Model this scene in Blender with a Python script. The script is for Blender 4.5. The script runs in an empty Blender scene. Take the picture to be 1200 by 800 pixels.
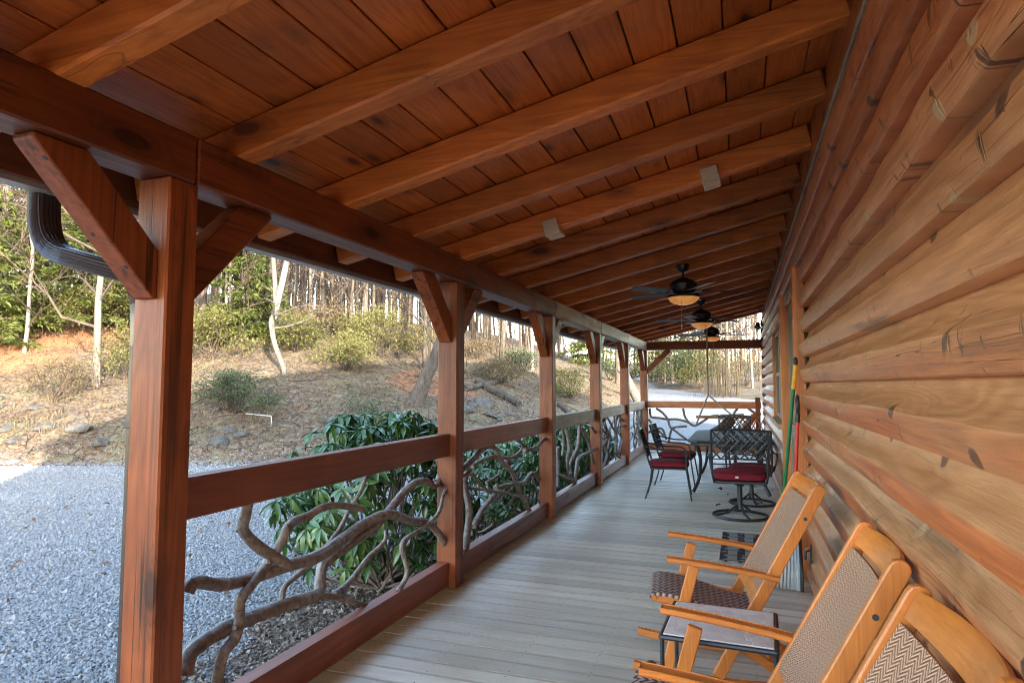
import bpy, bmesh, math, random
import numpy as np
from mathutils import Vector, Matrix, noise as mnoise

S = bpy.context.scene
COL = S.collection
R = math.radians
PI = math.pi

# ------------------------------------------------------------------ camera
CAM_F, CAM_H = 750.0, 1.505
YAW = math.atan2(268, math.hypot(CAM_F, 51))
PITCH = math.atan2(51, CAM_F)
cam_d = bpy.data.cameras.new('camera')
cam = bpy.data.objects.new('camera', cam_d)
COL.objects.link(cam)
cam_d.sensor_fit = 'HORIZONTAL'
cam_d.sensor_width = 36.0
cam_d.lens = CAM_F / 1200 * 36.0
cam_d.clip_start = 0.05
cam_d.clip_end = 3000
cam.location = (0, 0, CAM_H)
cam.rotation_euler = (PI / 2 + PITCH, 0, YAW)
S.camera = cam

# ------------------------------------------------------------------ light
SUN_EL = R(13.0)
LIGHT_H = Vector((-0.69, 0.72, 0)).normalized()
LDIR = Vector((LIGHT_H.x * math.cos(SUN_EL), LIGHT_H.y * math.cos(SUN_EL), -math.sin(SUN_EL)))
w = bpy.data.worlds.new('World')
S.world = w
w.use_nodes = True
wn = w.node_tree
bg = wn.nodes['Background']
sky = wn.nodes.new('ShaderNodeTexSky')
sky.sky_type = 'NISHITA'
sky.sun_disc = False
sky.sun_elevation = SUN_EL
sky.sun_rotation = math.atan2(-LDIR.x, -LDIR.y)
sky.air_density = 1.0
sky.dust_density = 0.9
sky.ozone_density = 1.0
wn.links.new(sky.outputs[0], bg.inputs[0])
bg.inputs[1].default_value = 0.15
sun_d = bpy.data.lights.new('sun', 'SUN')
sun_d.energy = 2.0
sun_d.angle = R(0.5)
sun_d.color = (1.0, 0.90, 0.76)
sun = bpy.data.objects.new('sun', sun_d)
COL.objects.link(sun)
sun.location = (20, -20, 20)
sun.rotation_euler = LDIR.to_track_quat('-Z', 'Y').to_euler()

S.view_settings.view_transform = 'Standard'
S.view_settings.look = 'None'
S.view_settings.gamma = 1
S.view_settings.exposure = 4.0
S.cycles.use_denoising = True
S.cycles.filter_width = 1.05
S.cycles.max_bounces = 10
S.cycles.diffuse_bounces = 8
S.cycles.glossy_bounces = 3
S.cycles.transmission_bounces = 3
S.cycles.transparent_max_bounces = 6
S.cycles.caustics_reflective = False
S.cycles.caustics_refractive = False

# ------------------------------------------------------------------ materials
class NT:
    def __init__(s, name):
        s.m = bpy.data.materials.new(name)
        s.m.use_nodes = True
        s.t = s.m.node_tree
        s.b = s.t.nodes['Principled BSDF']
    def n(s, typ, ins=None, **kw):
        nd = s.t.nodes.new(typ)
        for k, v in kw.items():
            setattr(nd, k, v)
        for k, v in (ins or {}).items():
            s.set(nd.inputs[k], v)
        return nd
    def set(s, sock, v):
        if isinstance(v, bpy.types.NodeSocket):
            s.t.links.new(v, sock)
        elif isinstance(v, tuple) and len(v) == 3 and sock.type == 'RGBA':
            sock.default_value = (*v, 1)
        else:
            sock.default_value = v
    def math(s, op, a, b=0.0, c=0.0, clamp=False):
        nd = s.n('ShaderNodeMath', {0: a, 1: b, 2: c}, operation=op, use_clamp=clamp)
        return nd.outputs[0]
    def mix(s, f, a, b, blend='MIX'):
        nd = s.n('ShaderNodeMix', None, data_type='RGBA', blend_type=blend)
        s.set(nd.inputs[0], f); s.set(nd.inputs[6], a); s.set(nd.inputs[7], b)
        return nd.outputs[2]
    def ramp(s, f, *stops):
        nd = s.n('ShaderNodeValToRGB', {0: f})
        e = nd.color_ramp.elements
        while len(e) < len(stops):
            e.new(0.5)
        for i, (p, c) in enumerate(stops):
            e[i].position = p
            e[i].color = (*c, 1) if isinstance(c, tuple) else (c, c, c, 1)
        return nd.outputs[0]
    def rng(s, v, a, b, c=0.0, d=1.0, smooth=False):
        nd = s.n('ShaderNodeMapRange', {0: v, 1: a, 2: b, 3: c, 4: d})
        if smooth:
            nd.interpolation_type = 'SMOOTHSTEP'
        return nd.outputs[0]
    def noise(s, vec, scale, detail=4, rough=0.55, dist=0.0):
        nd = s.n('ShaderNodeTexNoise', {'Scale': scale, 'Detail': detail, 'Roughness': rough, 'Distortion': dist})
        if vec is not None:
            s.t.links.new(vec, nd.inputs['Vector'])
        return nd.outputs['Fac']
    def objvec(s, scale=(1, 1, 1), rand=40.0):
        tc = s.n('ShaderNodeTexCoord')
        v = tc.outputs['Object']
        if rand:
            oi = s.n('ShaderNodeObjectInfo')
            off = s.n('ShaderNodeVectorMath', {0: (rand, rand * .7, rand * .43)}, operation='SCALE')
            s.t.links.new(oi.outputs['Random'], off.inputs['Scale'])
            v = s.n('ShaderNodeVectorMath', {0: v, 1: off.outputs[0]}, operation='ADD').outputs[0]
        return s.n('ShaderNodeVectorMath', {0: v, 1: scale}, operation='MULTIPLY').outputs[0]
    def random(s):
        return s.n('ShaderNodeObjectInfo').outputs['Random']
    def bump(s, h, strength=0.3, dist=0.01, prev=None):
        nd = s.n('ShaderNodeBump', {'Height': h, 'Strength': strength, 'Distance': dist})
        if prev is not None:
            s.t.links.new(prev, nd.inputs['Normal'])
        s.t.links.new(nd.outputs[0], s.b.inputs['Normal'])
        return nd.outputs[0]
    def base(s, c, rough=0.5, spec=0.5, metal=0.0):
        s.set(s.b.inputs['Base Color'], c)
        s.set(s.b.inputs['Roughness'], rough)
        s.set(s.b.inputs['Specular IOR Level'], spec)
        s.set(s.b.inputs['Metallic'], metal)
        return s.m

def wood(name, c1, c2, dark, axis='Y', rough=.42, spec=.5, knots=.9, vary=.35, streak=.5, bumpk=.25, sc=1.0, coat=0.0, checks=.8, ring=.5):
    t = NT(name)
    ax = 'XYZ'.index(axis)
    def sc3(al, ac):
        v = [ac, ac, ac]; v[ax] = al
        return tuple(v)
    # knots first: they bend the growth lines
    v = t.n('ShaderNodeTexVoronoi', {'Scale': 1.0, 'Randomness': 1.0})
    t.t.links.new(t.objvec(sc3(1.9 * sc, 5.2 * sc), 23.0), v.inputs['Vector'])
    kd = v.outputs['Distance']
    pick = t.n('ShaderNodeSeparateColor', {0: v.outputs['Color']}).outputs[0]
    has = t.math('GREATER_THAN', pick, .5)
    warp = t.noise(t.objvec(sc3(.55 * sc, 5.5 * sc)), 1.0, 2, .45, .5)
    kn = t.math('MULTIPLY', t.rng(kd, .05, .42, 1, 0, True), has)
    field = t.math('ADD', warp, t.math('MULTIPLY', kn, .22))
    # growth lines = contours of that field
    fr = t.math('PINGPONG', t.math('MULTIPLY', field, 26.0), 1.0)
    rings = t.math('POWER', fr, 1.7)
    fine = t.noise(t.objvec(sc3(3.0 * sc, 150 * sc)), 1.0, 3, .6, .2)
    mid = t.noise(t.objvec(sc3(1.2 * sc, 26 * sc), 5.0), 1.0, 5, .65, .3)
    g2 = t.math('ADD', t.math('MULTIPLY', rings, .35 * ring), t.math('ADD', t.math('MULTIPLY', mid, .62), t.math('MULTIPLY', fine, .30)))
    col = t.ramp(g2, (.32, c2), (.82, c1))
    st = t.noise(t.objvec(sc3(.35 * sc, 17 * sc), 77.0), 1.0, 4, .6, .3)
    sf = t.rng(st, .55, .70, 0, streak, True)
    col = t.mix(sf, col, dark)
    kd2 = t.math('ADD', kd, t.math('MULTIPLY', t.math('SUBTRACT', mid, .5), .10))
    kf = t.math('MULTIPLY', t.rng(kd2, .11, .22, 1, 0, True), has)
    halo = t.math('MULTIPLY', t.rng(kd2, .16, .40, .5, 0, True), has)
    kf = t.math('MULTIPLY', t.math('MAXIMUM', kf, halo), knots)
    col = t.mix(kf, col, dark)
    # drying checks: thin dark splits along the grain
    cn = t.noise(t.objvec(sc3(.12 * sc, 6.5 * sc), 91.0), 1.0, 2, .5, .05)
    cm = t.noise(t.objvec(sc3(.9 * sc, 2.5 * sc), 61.0), 1.0, 2)
    cf = t.math('MULTIPLY', t.rng(t.math('ABSOLUTE', t.math('SUBTRACT', cn, .5)), .002, .009, 1, 0), t.rng(cm, .50, .58, 0, checks))
    col = t.mix(cf, col, tuple(c * .35 for c in dark))
    rv = t.rng(t.random(), 0, 1, 1 - vary, 1 + vary * .5)
    col = t.mix(1.0, col, t.n('ShaderNodeCombineColor', {0: rv, 1: rv, 2: rv}).outputs[0], 'MULTIPLY')
    bl = t.noise(t.objvec((3, 3, 3), 11.0), 1.0, 4, .6)
    bv = t.rng(bl, .3, .7, .78, 1.15)
    col = t.mix(1.0, col, t.n('ShaderNodeCombineColor', {0: bv, 1: bv, 2: bv}).outputs[0], 'MULTIPLY')
    rr = t.rng(mid, .3, .7, rough - .08, rough + .12)
    t.base(col, rr, spec)
    t.set(t.b.inputs['Coat Weight'], coat)
    t.set(t.b.inputs['Coat Roughness'], .35)
    h = t.math('SUBTRACT', t.math('SUBTRACT', t.math('MULTIPLY', mid, .7), t.math('MULTIPLY', rings, .25)), t.math('ADD', t.math('MULTIPLY', kf, .3), t.math('MULTIPLY', cf, 2.0)))
    t.bump(h, bumpk, .004)
    return t.m

M = {}
ST1, ST2, STD = (.12, .028, .009), (.27, .069, .020), (.026, .010, .006)
for a in 'XYZ':
    M['stain' + a] = wood('stained_timber_' + a, ST1, ST2, STD, a, rough=.42, spec=.35, knots=.85, streak=.75, coat=.0)
    M['rafter' + a] = wood('rafter_timber_' + a, (.42, .092, .013), (.72, .225, .040), (.08, .020, .008), a, rough=.48, knots=.9, streak=.35, checks=.4)
    M['oak' + a] = wood('honey_oak_' + a, (.44, .125, .020), (.70, .225, .042), (.20, .06, .015), a, rough=.36, knots=.2, vary=.14, streak=.25, sc=2.4, bumpk=.12, coat=.25, checks=.1, ring=.3)
M['rail'] = wood('rail_timber', (.17, .036, .014), (.30, .075, .028), (.04, .012, .008), 'Y', rough=.42, knots=.6, streak=.4, coat=.1)
M['railpale'] = wood('pale_rail_timber', (.36, .22, .12), (.52, .36, .22), (.13, .07, .04), 'Y', rough=.5, knots=.8, streak=.3)  # pale timber; on far beams and top rails it paints in grazing reflection
M['railX'] = wood('end_rail_timber', (.34, .09, .03), (.48, .16, .06), (.06, .02, .01), 'X', rough=.42, knots=.6, streak=.3)
M['plankY'] = wood('ceiling_pine', (.38, .085, .013), (.58, .158, .027), (.09, .022, .008), 'Y', rough=.42, knots=.95, vary=.30, streak=.15, sc=1.5, checks=.3, ring=.7)
M['trim'] = wood('orange_trim', (.48, .13, .03), (.62, .21, .06), (.12, .04, .02), 'Z', rough=.4, knots=.5, streak=.4)
M['grey_block'] = wood('pale_block_wood', (.66, .52, .34), (.84, .70, .50), (.3, .2, .12), 'X', rough=.6, knots=.2, streak=.2, sc=3)
M['logfurn'] = wood('bark_log', (.13, .085, .055), (.30, .22, .15), (.04, .025, .02), 'Z', rough=.8, knots=.6, streak=.5, sc=2, bumpk=.6)
M['logorange'] = wood('peeled_log', (.42, .17, .06), (.60, .30, .13), (.1, .04, .02), 'Z', rough=.6, knots=.5, streak=.4, sc=2)

def plain(name, col, rough=.5, spec=.5, metal=0.0, var=.15, scale=30, bumpk=.1):
    t = NT(name)
    nz = t.noise(t.objvec((1, 1, 1)), scale, 4)
    v = t.rng(nz, .25, .75, 1 - var, 1 + var)
    c = t.mix(1.0, col, t.n('ShaderNodeCombineColor', {0: v, 1: v, 2: v}).outputs[0], 'MULTIPLY')
    t.base(c, t.rng(nz, .3, .7, max(rough - .08, .05), min(rough + .1, 1)), spec, metal)
    if bumpk:
        t.bump(nz, bumpk, .003)
    return t.m

M['iron'] = plain('dark_cast_metal', (.042, .045, .052), .42, .5, .35, .3, 60)
M['black'] = plain('black_plastic', (.018, .018, .02), .4)
M['fan'] = plain('fan_bronze', (.030, .024, .022), .38, .5, .4)
M['blade'] = plain('fan_blade', (.055, .042, .036), .4)
M['silver'] = plain('brushed_metal', (.40, .42, .44), .42, .5, .4)
M['spout'] = plain('brown_downspout', (.040, .027, .027), .28, .6, .0, .10, 3, .0)
M['gutterm'] = plain('gutter_metal', (.36, .33, .30), .35, .5, .0, .2, 9, .05)
M['fascia'] = wood('fascia_board', (.10, .032, .014), (.18, .055, .022), (.04, .015, .01), 'Y', rough=.5, knots=.3)
M['cush'] = plain('red_cushion', (.19, .015, .027), .85, .2, 0, .22, 90, .3)
M['tag'] = plain('white_tag', (.8, .8, .78), .6)
M['green'] = plain('green_pole', (.01, .16, .055), .35)
M['yellow'] = plain('yellow_sleeve', (.75, .38, .02), .4)
M['redp'] = plain('red_handle', (.52, .025, .015), .38)
M['rope'] = plain('rope', (.42, .36, .27), .8, .2)
M['white_pipe'] = plain('white_pipe', (.26, .26, .25), .4)
M['doorgrey'] = plain('door_paint', (.24, .205, .165), .42, .5, 0, .1, 6, .05)
M['roofm'] = plain('roof_shingle', (.10, .09, .085), .8)
M['wallcore'] = plain('wall_sheathing', (.30, .19, .10), .8)
M['stone'] = None
M['rimboard'] = wood('rim_board', (.30, .22, .14), (.42, .32, .22), (.1, .07, .05), 'Y', rough=.6)

def glass_dark():
    t = NT('window_glass')
    t.base((.03, .035, .04), .04, .6)
    return t.m
M['pane'] = glass_dark()

def bowl():
    t = NT('amber_glass')
    nz = t.noise(t.objvec((1, 1, 1)), 9, 3)
    c = t.ramp(nz, (.3, (.66, .24, .05)), (.7, (.84, .38, .10)))
    t.base(c, .3, .5)
    t.set(t.b.inputs['Emission Color'], c)
    t.set(t.b.inputs['Emission Strength'], .030)
    return t.m
M['bowl'] = bowl()

def deckmat():
    t = NT('painted_deck')
    g = t.noise(t.objvec((2.0, 50, 50)), 1.0, 5, .6, .3)
    b = t.noise(t.objvec((1.2, 3, 3), 9.0), 1.0, 4)
    geo = t.n('ShaderNodeNewGeometry')
    pos = geo.outputs['Position']
    wn_ = t.noise(pos, 1.1, 4, .6)
    f = t.math('ADD', t.math('MULTIPLY', g, .5), t.math('MULTIPLY', b, .5))
    col = t.ramp(f, (.30, (.42, .355, .27)), (.5, (.66, .575, .455)), (.72, (.78, .705, .585)))
    # paint worn off in traffic patches down to silvery wood
    col = t.mix(t.rng(wn_, .50, .72, 0, .55, True), col, (.50, .41, .30))
    rv = t.rng(t.random(), 0, 1, .76, 1.14)
    col = t.mix(1.0, col, t.n('ShaderNodeCombineColor', {0: rv, 1: rv, 2: rv}).outputs[0], 'MULTIPLY')
    # bare tan strip along the bottom rail, with an uneven edge
    sx = t.n('ShaderNodeSeparateXYZ', {0: pos})
    e = t.math('ADD', sx.outputs[0], t.math('MULTIPLY', t.math('SUBTRACT', t.noise(pos, 5, 3), .5), .09))
    col = t.mix(t.rng(e, -1.97, -1.87, .85, 0, True), col, (.38, .24, .11))
    # grime gathered along the board edges, and grit
    tcs = t.n('ShaderNodeSeparateXYZ', {0: t.n('ShaderNodeTexCoord').outputs['Object']})
    ed = t.math('ADD', t.math('ABSOLUTE', tcs.outputs[1]), t.math('MULTIPLY', t.math('SUBTRACT', b, .5), .03))
    col = t.mix(t.rng(ed, .052, .068, 0, .55, True), col, (.17, .13, .09))
    sp = t.noise(t.objvec((60, 60, 60), 3.0), 1.0, 2)
    col = t.mix(t.rng(sp, .70, .75, 0, .5), col, (.10, .08, .06))
    sn = t.noise(t.objvec((.9, 9, 9), 31.0), 1.0, 4, .65, .5)
    col = t.mix(t.rng(sn, .58, .72, 0, .45, True), col, (.22, .18, .135))
    # nail heads, pairs at each joist
    xs = t.math('FRACT', t.math('DIVIDE', t.math('ADD', sx.outputs[0], 10.0), .41))
    dx = t.math('MULTIPLY', t.math('SUBTRACT', xs, .5), .41)
    tc = t.n('ShaderNodeTexCoord')
    so = t.n('ShaderNodeSeparateXYZ', {0: tc.outputs['Object']})
    dy = t.math('SUBTRACT', t.math('ABSOLUTE', so.outputs[1]), .040)
    d2 = t.math('ADD', t.math('MULTIPLY', dx, dx), t.math('MULTIPLY', dy, dy))
    nf = t.rng(d2, .000012, .00003, .85, 0)
    col = t.mix(nf, col, (.05, .04, .035))
    t.base(col, t.rng(g, .3, .7, .36, .54), .5)
    h = t.math('SUBTRACT', g, t.math('MULTIPLY', nf, 1.5))
    t.bump(h, .35, .003)
    return t.m
M['deck'] = deckmat()

def logmat():
    t = NT('log_siding')
    uv = t.n('ShaderNodeUVMap').outputs[0]
    s = t.n('ShaderNodeSeparateXYZ', {0: uv})
    u, v = s.outputs[0], s.outputs[1]
    oi = t.random()
    off = t.math('MULTIPLY', oi, 37.0)
    def vec(a, b, o=0.0):
        return t.n('ShaderNodeCombineXYZ', {0: t.math('MULTIPLY', u, a), 1: t.math('MULTIPLY', v, b), 2: t.math('ADD', off, o)}).outputs[0]
    g = t.noise(vec(1.6, 5), 1.0, 6, .68, 1.2)
    cr_ = t.math('PINGPONG', t.math('MULTIPLY', t.noise(vec(.7, 1.1, 4.0), 1.0, 2, .4, .4), 34.0), 1.0)
    fine = t.math('ADD', t.math('MULTIPLY', t.noise(vec(6, 40, 3.0), 1.0, 4, .65, .3), .7), t.math('MULTIPLY', cr_, .3))
    blot = t.noise(vec(.8, .9, 7.0), 1.0, 4, .55)
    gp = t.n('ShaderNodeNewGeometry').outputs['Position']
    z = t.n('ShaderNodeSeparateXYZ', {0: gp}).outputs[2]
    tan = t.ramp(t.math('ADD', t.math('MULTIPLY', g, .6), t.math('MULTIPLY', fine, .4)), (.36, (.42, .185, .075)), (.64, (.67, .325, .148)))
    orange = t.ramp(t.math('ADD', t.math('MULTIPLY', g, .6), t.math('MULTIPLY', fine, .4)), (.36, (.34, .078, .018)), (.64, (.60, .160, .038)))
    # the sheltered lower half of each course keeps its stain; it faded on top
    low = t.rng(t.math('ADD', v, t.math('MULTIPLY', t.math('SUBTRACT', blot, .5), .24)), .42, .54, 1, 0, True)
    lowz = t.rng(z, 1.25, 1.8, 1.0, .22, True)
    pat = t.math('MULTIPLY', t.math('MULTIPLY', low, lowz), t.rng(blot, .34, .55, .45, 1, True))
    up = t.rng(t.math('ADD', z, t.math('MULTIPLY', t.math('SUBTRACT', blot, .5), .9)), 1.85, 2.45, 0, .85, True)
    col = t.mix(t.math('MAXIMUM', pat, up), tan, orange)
    # dark stain clouds
    dc = t.noise(vec(1.1, 1.6, 13.0), 1.0, 3, .6, .5)
    col = t.mix(t.rng(dc, .58, .74, 0, .6, True), col, (.085, .045, .03))
    # short cross-grain axe marks and checks
    ck = t.noise(vec(17, 1.5, 19.0), 1.0, 3, .55, .5)
    ckm = t.noise(vec(1.0, 1.0, 29.0), 1.0, 2)
    cf = t.math('MULTIPLY', t.rng(ck, .61, .68, 0, 1, True), t.rng(ckm, .46, .58, 0, .85, True))
    col = t.mix(cf, col, (.07, .035, .022))
    # long drying checks
    lc = t.noise(vec(.5, 7, 41.0), 1.0, 2, .5, .3)
    lf = t.rng(t.math('ABSOLUTE', t.math('SUBTRACT', lc, .5)), .0, .006, .9, 0)
    lf = t.math('MULTIPLY', lf, t.rng(ckm, .5, .6, 0, 1))
    col = t.mix(lf, col, (.04, .02, .012))
    # knots
    vo = t.n('ShaderNodeTexVoronoi', {'Scale': 1.0}, voronoi_dimensions='2D')
    lo_ = t.n('ShaderNodeCombineXYZ', {0: t.math('ADD', t.math('MULTIPLY', u, 3.0), off), 1: t.math('ADD', t.math('MULTIPLY', v, .8), off)}).outputs[0]
    t.t.links.new(lo_, vo.inputs['Vector'])
    kd = t.math('ADD', vo.outputs['Distance'], t.math('MULTIPLY', t.math('SUBTRACT', g, .5), .06))
    pick = t.n('ShaderNodeSeparateColor', {0: vo.outputs['Color']})
    ok = t.math('GREATER_THAN', pick.outputs[0], .62)
    kring = t.math('MULTIPLY', t.rng(kd, .075, .115, 1, 0, True), ok)
    pale = t.math('GREATER_THAN', pick.outputs[1], .6)
    kcol = t.mix(pale, (.085, .036, .018), (.50, .33, .17))
    col = t.mix(t.math('MULTIPLY', kring, .85), col, kcol)
    rv = t.rng(oi, 0, 1, .86, 1.1)
    col = t.mix(1.0, col, t.n('ShaderNodeCombineColor', {0: rv, 1: rv, 2: rv}).outputs[0], 'MULTIPLY')
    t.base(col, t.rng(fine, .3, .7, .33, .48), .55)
    t.set(t.b.inputs['Coat Weight'], .25)
    t.set(t.b.inputs['Coat Roughness'], .32)
    h = t.math('ADD', t.math('MULTIPLY', fine, .35), t.math('MULTIPLY', g, .6))
    h = t.math('SUBTRACT', h, t.math('MULTIPLY', t.math('MAXIMUM', cf, lf), .9))
    h = t.math('ADD', h, t.math('MULTIPLY', kring, .35))
    t.bump(h, .75, .008)
    return t.m
M['log'] = logmat()

def weave(name, ca, cb, freq=150.0, fold=.024):
    # herringbone woven cord: u across, v along
    t = NT(name)
    uv = t.n('ShaderNodeUVMap').outputs[0]
    s = t.n('ShaderNodeSeparateXYZ', {0: uv})
    tri = t.math('PINGPONG', s.outputs[0], fold)
    ph = t.math('MULTIPLY', t.math('ADD', s.outputs[1], t.math('MULTIPLY', tri, 1.0)), freq)
    fr = t.math('PINGPONG', ph, 1.0)
    cr = t.math('PINGPONG', t.math('MULTIPLY', s.outputs[0], freq * 1.6), 1.0)
    nz = t.noise(t.n('ShaderNodeVectorMath', {0: uv, 1: (90, 90, 90)}, operation='MULTIPLY').outputs[0], 1.0, 2)
    f = t.math('ADD', t.math('MULTIPLY', fr, .75), t.math('MULTIPLY', nz, .3))
    col = t.ramp(f, (.25, ca), (.75, cb))
    dk = t.math('LESS_THAN', cr, .14)
    col = t.mix(t.math('MULTIPLY', dk, .55), col, ca)
    t.base(col, .55, .35)
    t.bump(t.math('SUBTRACT', fr, t.math('MULTIPLY', dk, .5)), .9, .006)
    return t.m
M['weave'] = weave('woven_cord_pale', (.34, .155, .09), (.74, .47, .32))
M['weavedark'] = weave('woven_cord_dark', (.055, .024, .022), (.46, .33, .28), 62.0)

def mosaic():
    t = NT('crackle_tile')
    vo = t.n('ShaderNodeTexVoronoi', {'Scale': 16.0}, feature='DISTANCE_TO_EDGE')
    t.t.links.new(t.objvec((1, 1, 1), 0), vo.inputs['Vector'])
    c2 = t.n('ShaderNodeTexVoronoi', {'Scale': 16.0})
    t.t.links.new(t.objvec((1, 1, 1), 0), c2.inputs['Vector'])
    p = t.n('ShaderNodeSeparateColor', {0: c2.outputs['Color']}).outputs[0]
    col = t.ramp(p, (0, (.66, .57, .52)), (1, (.82, .74, .69)))
    e = t.rng(vo.outputs['Distance'], .015, .05, 1, 0)
    col = t.mix(t.math('MULTIPLY', e, .5), col, (.80, .75, .71))
    t.base(col, .45, .5)
    t.bump(t.rng(vo.outputs['Distance'], .0, .06, 0, 1), .4, .003)
    return t.m
M['mosaic'] = mosaic()

def tabletop_mat():
    t = NT('wicker_table_top')
    v = t.objvec((55, 55, 55), 0)
    b = t.n('ShaderNodeTexBrick', {'Scale': 1.0, 'Color1': (.06, .07, .075), 'Color2': (.11, .125, .13), 'Mortar': (.02, .02, .022)})
    t.t.links.new(v, b.inputs['Vector'])
    t.base(b.outputs[0], .6, .3, 0.0)
    t.bump(b.outputs['Fac'], .5, .003)
    return t.m
M['ttop'] = tabletop_mat()

def matmat():
    t = NT('rubber_mat')
    tc = t.n('ShaderNodeTexCoord').outputs['Object']
    s = t.n('ShaderNodeSeparateXYZ', {0: tc})
    a = t.math('PINGPONG', t.math('MULTIPLY', s.outputs[1], 11.0), 1.0)
    b_ = t.math('PINGPONG', t.math('MULTIPLY', s.outputs[0], 14.0), 1.0)
    nz = t.noise(tc, 14, 3)
    f = t.math('MULTIPLY', t.math('LESS_THAN', b_, .45), t.math('GREATER_THAN', nz, .45))
    col = t.mix(f, (.30, .27, .24), (.035, .033, .034))
    col = t.mix(t.math('MULTIPLY', t.math('LESS_THAN', a, .12), .8), col, (.05, .045, .045))
    t.base(col, .8, .2)
    return t.m
M['mat'] = matmat()

def branchmat():
    t = NT('laurel_branch')
    g = t.noise(t.objvec((1, 1, 1)), 28, 5, .6, .5)
    b = t.noise(t.objvec((1, 1, 1), 9), 6, 3)
    col = t.ramp(g, (.3, (.085, .060, .050)), (.7, (.29, .235, .205)))
    col = t.mix(t.rng(b, .5, .7, 0, .6, True), col, (.19, .115, .08))
    t.base(col, .6, .35)
    t.bump(g, .9, .010)
    return t.m
M['branch'] = branchmat()

def barkmat(name, c1, c2, sc=7, spot=None):
    t = NT(name)
    g = t.noise(t.objvec((1, 1, .22)), sc * 2, 5, .65, .5)
    b = t.noise(t.objvec((1, 1, .5), 13), sc * .35, 3)
    col = t.ramp(g, (.3, c1), (.7, c2))
    col = t.mix(t.rng(b, .5, .72, 0, .7, True), col, spot or c1)
    rv = t.rng(t.random(), 0, 1, .65, 1.25)
    col = t.mix(1.0, col, t.n('ShaderNodeCombineColor', {0: rv, 1: rv, 2: rv}).outputs[0], 'MULTIPLY')
    t.base(col, .9, .2)
    t.bump(g, .7, .03)
    return t.m
M['bark'] = barkmat('grey_bark', (.028, .022, .017), (.115, .093, .073))
M['barkpale'] = barkmat('pale_bark', (.06, .05, .04), (.19, .165, .135), 6, (.045, .037, .03))
M['twig'] = barkmat('twig_bark', (.025, .018, .014), (.075, .056, .042))

def leafmat(name, c1, c2, rough=.35, spec=.5, trans=.25, hue_noise=1.2):
    t = NT(name)
    gp = t.n('ShaderNodeNewGeometry')
    nz = t.noise(gp.outputs['Position'], hue_noise * 3, 3)
    isl = gp.outputs['Random Per Island']
    f = t.math('ADD', t.math('MULTIPLY', nz, .5), t.math('MULTIPLY', t.math('ADD', isl, t.random()), .25))
    col = t.ramp(f, (.25, c1), (.75, c2))
    t.base(col, rough, spec)
    tr = t.n('ShaderNodeBsdfTranslucent')
    t.set(tr.inputs[0], t.mix(1.0, col, (1.2, 1.25, .8), 'MULTIPLY'))
    mx = t.n('ShaderNodeMixShader', {0: trans})
    t.t.links.new(t.b.outputs[0], mx.inputs[1])
    t.t.links.new(tr.outputs[0], mx.inputs[2])
    out = t.t.nodes['Material Output']
    t.t.links.new(mx.outputs[0], out.inputs[0])
    return t.m
M['rhodo'] = leafmat('rhododendron_leaf', (.025, .070, .018), (.085, .15, .03), .28, .6, .15)
M['hemlock'] = leafmat('hemlock_needles', (.035, .052, .010), (.10, .112, .026), .6, .3, .35, .5)
M['yellowbush'] = leafmat('yellow_green_leaves', (.06, .060, .016), (.145, .13, .042), .6, .3, .35)
M['greybush'] = leafmat('grey_green_leaves', (.035, .048, .024), (.09, .105, .05), .6, .3, .25)
M['drybush'] = leafmat('dry_brush_leaves', (.07, .05, .026), (.15, .115, .07), .8, .2, .3)
M['deadleaf'] = leafmat('dead_leaves', (.06, .028, .013), (.18, .105, .055), .8, .2, .15)
M['drygrass'] = leafmat('dry_grass', (.08, .062, .037), (.17, .135, .088), .8, .2, .3)

def rockmat():
    t = NT('lichen_rock')
    g = t.noise(t.objvec((1, 1, 1)), 5, 6, .65)
    b = t.noise(t.objvec((1, 1, 1), 3), 1.8, 3)
    col = t.ramp(g, (.3, (.026, .025, .023)), (.7, (.085, .081, .074)))
    col = t.mix(t.rng(b, .5, .7, 0, .5, True), col, (.12, .10, .07))
    t.base(col, .9, .25)
    t.bump(g, .8, .05)
    return t.m
M['rock'] = rockmat()

def gravelmat():
    t = NT('gravel_stone')
    gp = t.n('ShaderNodeNewGeometry')
    isl = gp.outputs['Random Per Island']
    col = t.ramp(t.math('MULTIPLY_ADD', t.math('SUBTRACT', t.noise(gp.outputs['Position'], .55, 4), .5), .9, isl), (0, (.145, .146, .15)), (.5, (.185, .187, .190)), (1, (.245, .245, .244)))
    t.base(col, .75, .35)
    return t.m
M['gravel'] = gravelmat()

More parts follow.
